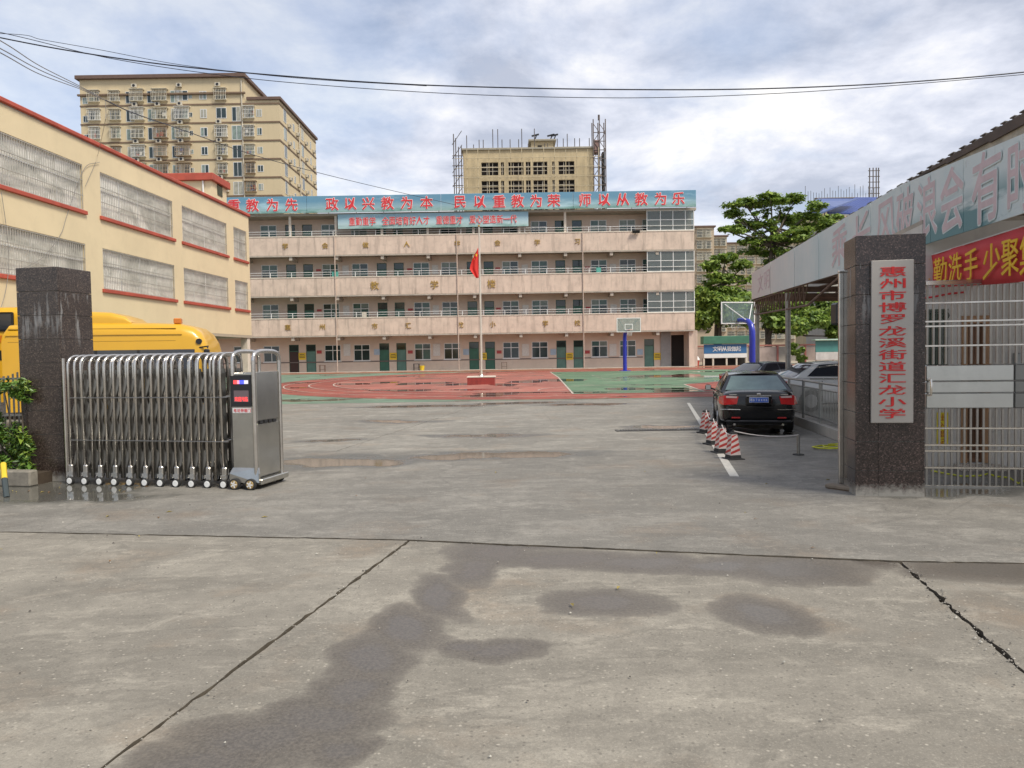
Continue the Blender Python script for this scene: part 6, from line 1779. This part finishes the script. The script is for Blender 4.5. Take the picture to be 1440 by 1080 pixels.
def leaves(name, parent, blobs, size, flat=0.0, world=True, mats=LEAF, aspect=.5):
    """blobs: (centre, radii, count). many small leaf faces in each blob's shell"""
    Vs = []; mi = []
    sub_ = []
    for (c, r, n) in blobs:
        k = max(3, min(9, n//70)); w = nprng.random(k)+.25; w /= w.sum(); r = np.array(r)
        for i in range(k):
            dd = nprng.normal(size=3); dd /= np.linalg.norm(dd); cc = np.array(c)+dd*r*(.35+.55*nprng.random())
            sub_.append((cc, r*(.30+.34*nprng.random()), max(8, int(n*w[i]))))
    blobs = sub_
    for (c, r, n) in blobs:
        d = nprng.normal(size=(n, 3)); d /= np.linalg.norm(d, axis=1)[:, None]
        rad = nprng.random(n)**.45
        # lumpy shell
        ph = nprng.random(3)*6; lump = 1+.22*np.sin(d[:, 0]*4+ph[0])*np.sin(d[:, 1]*4+ph[1])+.15*np.sin(d[:, 2]*6+ph[2])
        p = np.array(c)+d*np.array(r)*(rad*lump)[:, None]
        nrm = nprng.normal(size=(n, 3)); nrm[:, 2] = np.abs(nrm[:, 2])+flat; nrm += d*.5; nrm /= np.linalg.norm(nrm, axis=1)[:, None]
        a = nprng.normal(size=(n, 3)); u = np.cross(nrm, a); u /= np.linalg.norm(u, axis=1)[:, None]; w = np.cross(nrm, u)
        s = size*np.exp(nprng.normal(size=n)*.38)[:, None]*.92
        q = np.stack([p-u*s, p-w*s*aspect+nrm*s*.1, p+u*s, p+w*s*aspect+nrm*s*.1], 1); Vs.append(q.reshape(-1, 3))
        k = nprng.random(n); cl = nprng.random(); mi.append(np.where(k < .25+.35*cl, 0, np.where(k < .7, 1, 2)))
    V = np.concatenate(Vs); mi = np.concatenate(mi)
    if parent is not None and world:
        m_ = np.array(mw(parent).inverted()); V = V @ m_[:3, :3].T + m_[:3, 3]
    n = len(V)//4; me = bpy.data.meshes.new(name)
    me.vertices.add(len(V)); me.vertices.foreach_set('co', V.ravel().astype(np.float32))
    me.loops.add(4*n); me.loops.foreach_set('vertex_index', np.arange(4*n, dtype=np.int32))
    me.polygons.add(n); me.polygons.foreach_set('loop_start', np.arange(0, 4*n, 4, dtype=np.int32)); me.polygons.foreach_set('material_index', mi.astype(np.int32))
    for q in mats: me.materials.append(q)
    me.update(calc_edges=True); me.validate()
    o = bpy.data.objects.new(name, me); COL.objects.link(o); o.parent = parent; return o
def tree(label, base, trunk, blobs, size, r0, flat=0.0, name='tree', limbs=True):
    t = thing(name, label, 'tree', base)
    b = MB(); k = len(trunk); b.tube(trunk, [r0*(1-.62*i/(k-1)) for i in range(k)], 8); T = Vector(trunk[-1]); lo = Vector(trunk[max(1, k-2)])
    if limbs:
        for (c, r, n) in blobs:
            c = Vector(c); mid = lo.lerp(T, .5).lerp(c, .5)+Vector((0, 0, -.12*abs(c.x-T.x))); s_ = lo.lerp(T, nprng.random())
            b.tube([s_, mid, c+Vector((0, 0, -r[2]*.3))], [r0*.38, r0*.25, r0*.1], 6)
            for q in range(3):
                e = c+Vector((nprng.normal()*r[0]*.55, nprng.normal()*r[1]*.5, nprng.normal()*r[2]*.3)); b.tube([mid.lerp(c, .6), e], [r0*.14, r0*.05], 5)
    b.build('trunk', BARK, t, True, smooth=True)
    cr = leaves('crown', t, blobs, size, flat); tag(cr, kind='stuff'); return t
def pb(px, py, Y, wpx, hpx, n, dy=1.0):
    c = at(px, py, Y); s_ = Y/FP; return (tuple(c), (wpx*s_, wpx*s_*dy, hpx*s_), n)
# tall layered tree
Y = 78.0
base = at(1082, 517, Y)
bl_ = [pb(1048, 286, Y, 26, 6, 1500), pb(1085, 283, Y, 30, 7, 1900), pb(1118, 280, Y+1, 18, 6, 1000), pb(1140, 297, Y-1, 22, 9, 1300), pb(1032, 300, Y+2, 18, 5, 700),
       pb(1030, 320, Y-1, 20, 6, 1200), pb(1062, 318, Y+1, 26, 7, 1400), pb(1105, 310, Y+2, 28, 7, 1300), pb(1150, 315, Y, 26, 8, 1500), pb(1120, 330, Y-2, 30, 8, 1500), pb(1172, 306, Y+1, 16, 5, 600),
       pb(1078, 338, Y, 30, 7, 1200), pb(1060, 352, Y+1, 20, 7, 700), pb(1100, 352, Y-1, 26, 7, 900), pb(1130, 350, Y+1, 22, 8, 800), pb(1090, 368, Y, 22, 7, 700), pb(1015, 321, Y, 7, 4, 200)]
tree('tall airy tree with flat layered crown rising above the canopy', (base.x, Y, gz(Y)), [(base.x, Y, gz(Y)), tuple(at(1079, 450, Y)), tuple(at(1082, 400, Y)), tuple(at(1085, 350, Y)), tuple(at(1086, 315, Y))], [(c_, (r_[0], r_[1], r_[2]*1.25), int(n_*1.25)) for c_, r_, n_ in bl_]+[pb(px_, py_, 78+nprng.normal(), 12, 6, 190) for px_, py_ in ((1062, 302), (1078, 300), (1098, 296), (1120, 318), (1068, 328), (1092, 322), (1108, 338), (1048, 340), (1076, 360), (1140, 338), (1160, 325), (1042, 310))], .17, .36, 1.2)
Y = 76.0
base = at(1006, 515, Y)
bl_ = [pb(1000, 372, Y, 18, 9, 700), pb(1020, 362, Y, 20, 7, 600), pb(1045, 375, Y+1, 22, 8, 800), pb(1005, 392, Y, 24, 9, 900), pb(1035, 392, Y, 22, 9, 800), pb(990, 408, Y+1, 14, 8, 500), pb(1060, 390, Y-1, 14, 8, 500), pb(1025, 408, Y, 28, 8, 800)]
tree('loose branching tree between the school and the layered tree', (base.x, Y, gz(Y)), [(base.x, Y, gz(Y)), tuple(at(1008, 450, Y)), tuple(at(1014, 410, Y)), tuple(at(1018, 375, Y))], [(c_, r_, int(n_*1.1)) for c_, r_, n_ in bl_], .21, .26, .8)
Y = 74.0
base = at(1012, 516, Y)
bl_ = [pb(1000, 425, Y, 24, 16, 2600), pb(1030, 420, Y+1, 26, 15, 2400), pb(1015, 445, Y-1, 30, 18, 2600), pb(985, 450, Y, 12, 16, 1100), pb(1045, 445, Y, 18, 18, 1500)]
tree('dense round dark green tree behind the near basketball board', (base.x, Y, gz(Y)), [(base.x, Y, gz(Y)), tuple(at(1012, 480, Y)), tuple(at(1013, 440, Y))], [(c_, (r_[0]*1.15, r_[1]*1.1, r_[2]*1.15), int(n_*1.5)) for c_, r_, n_ in bl_], .2, .3, .2)
Y = 73.5
base = at(1074, 516, Y)
bl_ = [pb(1085, 430, Y, 24, 18, 1900), pb(1112, 425, Y+1, 26, 20, 2100), pb(1145, 430, Y, 26, 18, 2000), pb(1170, 448, Y+1, 22, 18, 1600), pb(1125, 452, Y-1, 34, 16, 2200), pb(1195, 435, Y, 24, 18, 1400), pb(1092, 455, Y, 22, 12, 1000), pb(1180, 470, Y, 18, 8, 600)]
tree('broad green tree with leaning pale trunk seen under the canopy', (base.x, Y, gz(Y)), [(base.x, Y, gz(Y)), tuple(at(1078, 490, Y)), tuple(at(1084, 465, Y)), tuple(at(1088, 440, Y))], [(c_, (r_[0]*1.15, r_[1]*1.1, r_[2]*1.15), int(n_*1.5)) for c_, r_, n_ in bl_], .2, .32, .3)
Y = 69.5
base = at(1123, 512, Y)
bl_ = [pb(1122, 496, Y, 9, 9, 300), pb(1126, 505, Y, 7, 5, 160), pb(1118, 488, Y, 6, 5, 120)]
tree('small leafy shrub against the mural wall under the canopy', (base.x, Y, gz(Y)), [(base.x, Y, gz(Y)), tuple(at(1123, 500, Y))], bl_, .2, .08, .2, 'shrub')
# more trees continuing to the right behind the guardhouse and pillar, partly seen through gaps
Y = 84
base = at(1240, 515, Y)
bl_ = [pb(1240, 440, Y, 34, 26, 1500), pb(1275, 450, Y, 34, 24, 1400), pb(1215, 458, Y, 24, 20, 900)]
tree('rounded tree far behind the dark granite pillar', (base.x, Y, gz(Y)), [(base.x, Y, gz(Y)), tuple(at(1242, 470, Y))], bl_, .3, .3, .2)
# shrub in the planter at the left edge
sh0 = G(14, 684); YS2 = sh0.y+.35
shr = thing('shrub', 'bright green leafy shrub in the planter left of the brown granite pillar', 'shrub', (sh0.x, YS2, .16))
LG2 = [newmat(n) for n in ('shrub_mid', 'shrub_dark', 'shrub_lime')]
for (mt, nt, bb), c in zip(LG2, ((.085, .165, .022), (.045, .10, .018), (.17, .24, .03))):
    bb.inputs['Base Color'].default_value = (*c, 1); bb.inputs['Roughness'].default_value = .45
b = MB()
for px, py in ((12, 640), (25, 610), (-10, 620), (30, 560), (5, 545), (-30, 560), (20, 580)):
    e = at(px, py, YS2); b.tube([(sh0.x, YS2, .1), (sh0.x*.5+e.x*.5, YS2, e.z*.4), tuple(e)], [.02, .014, .006], 5)
b.build('stem', BARK, shr, True)
bl_ = [pb(8, 655, YS2, 34, 26, 1100, .8), pb(-25, 640, YS2, 30, 34, 700, .8), pb(14, 618, YS2, 28, 22, 800, .8), pb(22, 545, YS2, 24, 15, 420, .7), pb(-8, 552, YS2, 24, 16, 200, .7), pb(34, 655, YS2-.15, 12, 20, 300, .8), pb(-40, 580, YS2, 26, 22, 240, .7), pb(2, 585, YS2+.1, 12, 10, 60, .7), pb(36, 625, YS2-.1, 12, 18, 260, .8), pb(40, 668, YS2-.2, 10, 10, 160, .8), pb(34, 555, YS2-.1, 14, 10, 160, .7), pb(-12, 600, YS2, 20, 20, 300, .8)]
tag(leaves('foliage', shr, [(c_, r_, int(n_*2.3)) for c_, r_, n_ in bl_], .036, .5, True, [q[0] for q in LG2], .28), kind='stuff')
q0 = at(-2, 652, 9.9); q1 = at(9, 686, 9.6)
bp = thing('barrier_post', 'leaning post with yellow tip and dark shaft at the left edge by the planter', 'post', (q1.x, 9.6, 0))
b = MB(); b.tube([(q1.x, 9.6, 0), (q1.x-.10, 9.72, .22)], .035, 8); b.build('dark_shaft', M('shaft_dark', (.04, .055, .06), .6), bp, True)
b = MB(); b.tube([(q1.x-.10, 9.72, .221), (q1.x-.18, 9.83, .40)], .035, 8); b.build('yellow_tip', YEL, bp, True)

# grit and small stones lying on the concrete
b = MB(); gr_ = random.Random(21)
for i in range(800):
    if i < 420: x, y = gr_.uniform(-5, 4.5), gr_.uniform(2.2, 9.5)
    elif i < 700:
        k = gr_.random(); pq = J2(j2a.y+(j2b.y-j2a.y)*k*1.5); x, y = pq.x+gr_.gauss(0, .05), pq.y+gr_.gauss(0, .05)
    elif i < 800:
        k = gr_.random(); pq = J1(j1a.y+(j1b.y-j1a.y)*k*1.4); x, y = pq.x+gr_.gauss(0, .05), pq.y+gr_.gauss(0, .05)
    else: x, y = -6.2+gr_.gauss(0, .9), 10.0+gr_.gauss(0, .28)
    s_ = abs(gr_.gauss(0, .0035))+.002; P = [(x+s_*gr_.uniform(.6, 1.3)*math.cos(a_), y+s_*gr_.uniform(.6, 1.3)*math.sin(a_), .0065) for a_ in (0, 1.3, 2.6, 3.8, 5.1)]
    P.append((x, y, .0065+s_*.9)); b.add(P, [(0, 1, 5), (1, 2, 5), (2, 3, 5), (3, 4, 5), (4, 0, 5)], gr_.choice([0, 0, 1, 2]))
tag(b.build('grit', [M('grit_grey', (.24, .22, .19), .9), M('grit_dark', (.09, .08, .07), .9), M('grit_pale', (.42, .40, .35), .9)]), kind='stuff')
b = MB()
for i in range(70):
    x, y = (-6.9+gr_.gauss(0, .5), 9.9+gr_.gauss(0, .22)) if i < 45 else (gr_.uniform(-7, 5), gr_.uniform(5, 11))
    a_ = gr_.uniform(0, 6.3); l_ = gr_.uniform(.018, .04); c_, s_ = math.cos(a_), math.sin(a_); z_ = .009
    b.add([(x-l_*c_, y-l_*s_, z_), (x+l_*.35*s_, y-l_*.35*c_, z_+.010), (x+l_*c_, y+l_*s_, z_+.002), (x-l_*.35*s_, y+l_*.35*c_, z_+.012)], [(0, 1, 2, 3)], gr_.choice([0, 1]))
tag(b.build('fallen_leaves', [M('leaf_brown', (.17, .09, .035), .8), M('leaf_yellow', (.28, .22, .06), .8)]), kind='stuff')
# ================================================================== OVERHEAD CABLES
CBL = M('cable_black', (.012, .014, .025), .5); CBG = M('cable_grey', (.20, .19, .18), .6)
def spline(P, n=12):
    P = [Vector(p) for p in P]; out = []
    Q = [P[0]*2-P[1]]+P+[P[-1]*2-P[-2]]
    for i in range(1, len(Q)-2):
        a, b_, c, d = Q[i-1], Q[i], Q[i+1], Q[i+2]
        for k in range(n):
            t = k/n; out.append(.5*((2*b_)+(-a+c)*t+(2*a-5*b_+4*c-d)*t*t+(-a+3*b_-3*c+d)*t**3))
    out.append(P[-1]); return out
def cable(label, pts, r, mt):
    P = spline(pts); t = thing('overhead_cable', label, 'cable', P[0]); b = MB(); b.tube(P, r, 5); b.build('wire', mt, t, True, smooth=True); return t
Yc = 15.0
cable('thick black cable sagging across the whole sky, uppermost of the pair', [at(x, y, Yc) for x, y in ((-160, 18), (5, 54), (120, 75), (250, 93), (400, 107), (560, 118), (720, 123.5), (880, 126), (1040, 125.5), (1200, 120), (1330, 111.5), (1440, 101.5), (1600, 84))], .013, CBL)
cable('thinner dark cable sagging just below the thick black one', [at(x, y, Yc+.6) for x, y in ((-160, 10), (20, 50), (160, 83), (330, 108), (480, 122), (640, 132), (800, 137), (940, 137), (1100, 131), (1260, 120), (1380, 110), (1470, 102), (1600, 90))], .0075, CBL)
cable('thin grey cable leaving the left bracket along the black cables', [at(x, y, Yc+1) for x, y in ((-150, 44), (18, 48), (60, 56), (140, 70), (260, 92), (420, 110), (600, 121))], .006, CBL)
n_ = at(148, 141, 23.5)
for i, (x, y, d_) in enumerate(((0, 57, 0), (0, 68, .1), (0, 74, .2))):
    lab = ('top strand of the grey cable bundle from the left edge to the wall hook', 'middle strand of the grey cable bundle reaching the wall hook', 'lowest strand of the grey cable bundle reaching the wall hook')[i]
    cable(lab, [at(-120, y-62, 12), at(x, y, 15+d_), at(55, 92+i*6, 18.5+d_), at(112, 121+i*2, 21.5), n_], .011, CBG)
cable('dark cable running from the wall hook down to the school roof', [n_, at(190, 160, 27), at(260, 184, 33), at(360, 219, 44), at(460, 246, 55), at(560, 270, 62), at(640, 288, 65.3)], .02, CBL)
wo = LN*.05
hk = [hit(x, y, LP0+wo, LN) for x, y in ((133, 232), (120, 262), (118, 240), (95, 305), (80, 335), (40, 372), (10, 390))]
cable('thin pale drop wire hanging from the hook down the cream wall', [n_, at(149, 160, 23.5), at(147, 175, 23.6), hit(138, 216, LP0+LN*.2, LN), hk[0], hk[1]], .008, CBG)
cable('looped pale wire crossing the lower cream wall behind the pillar top', [hit(x, y, LP0+wo, LN) for x, y in ((140, 228), (118, 238), (95, 300), (85, 330), (60, 362), (30, 378), (8, 378), (-40, 370))], .010, CBG)
cable('pale wire drooping over the brown pillar top at left', [hit(x, y, LP0+LN*.12, LN) for x, y in ((2, 270), (10, 330), (12, 380), (2, 430), (-20, 460))], .010, CBG)
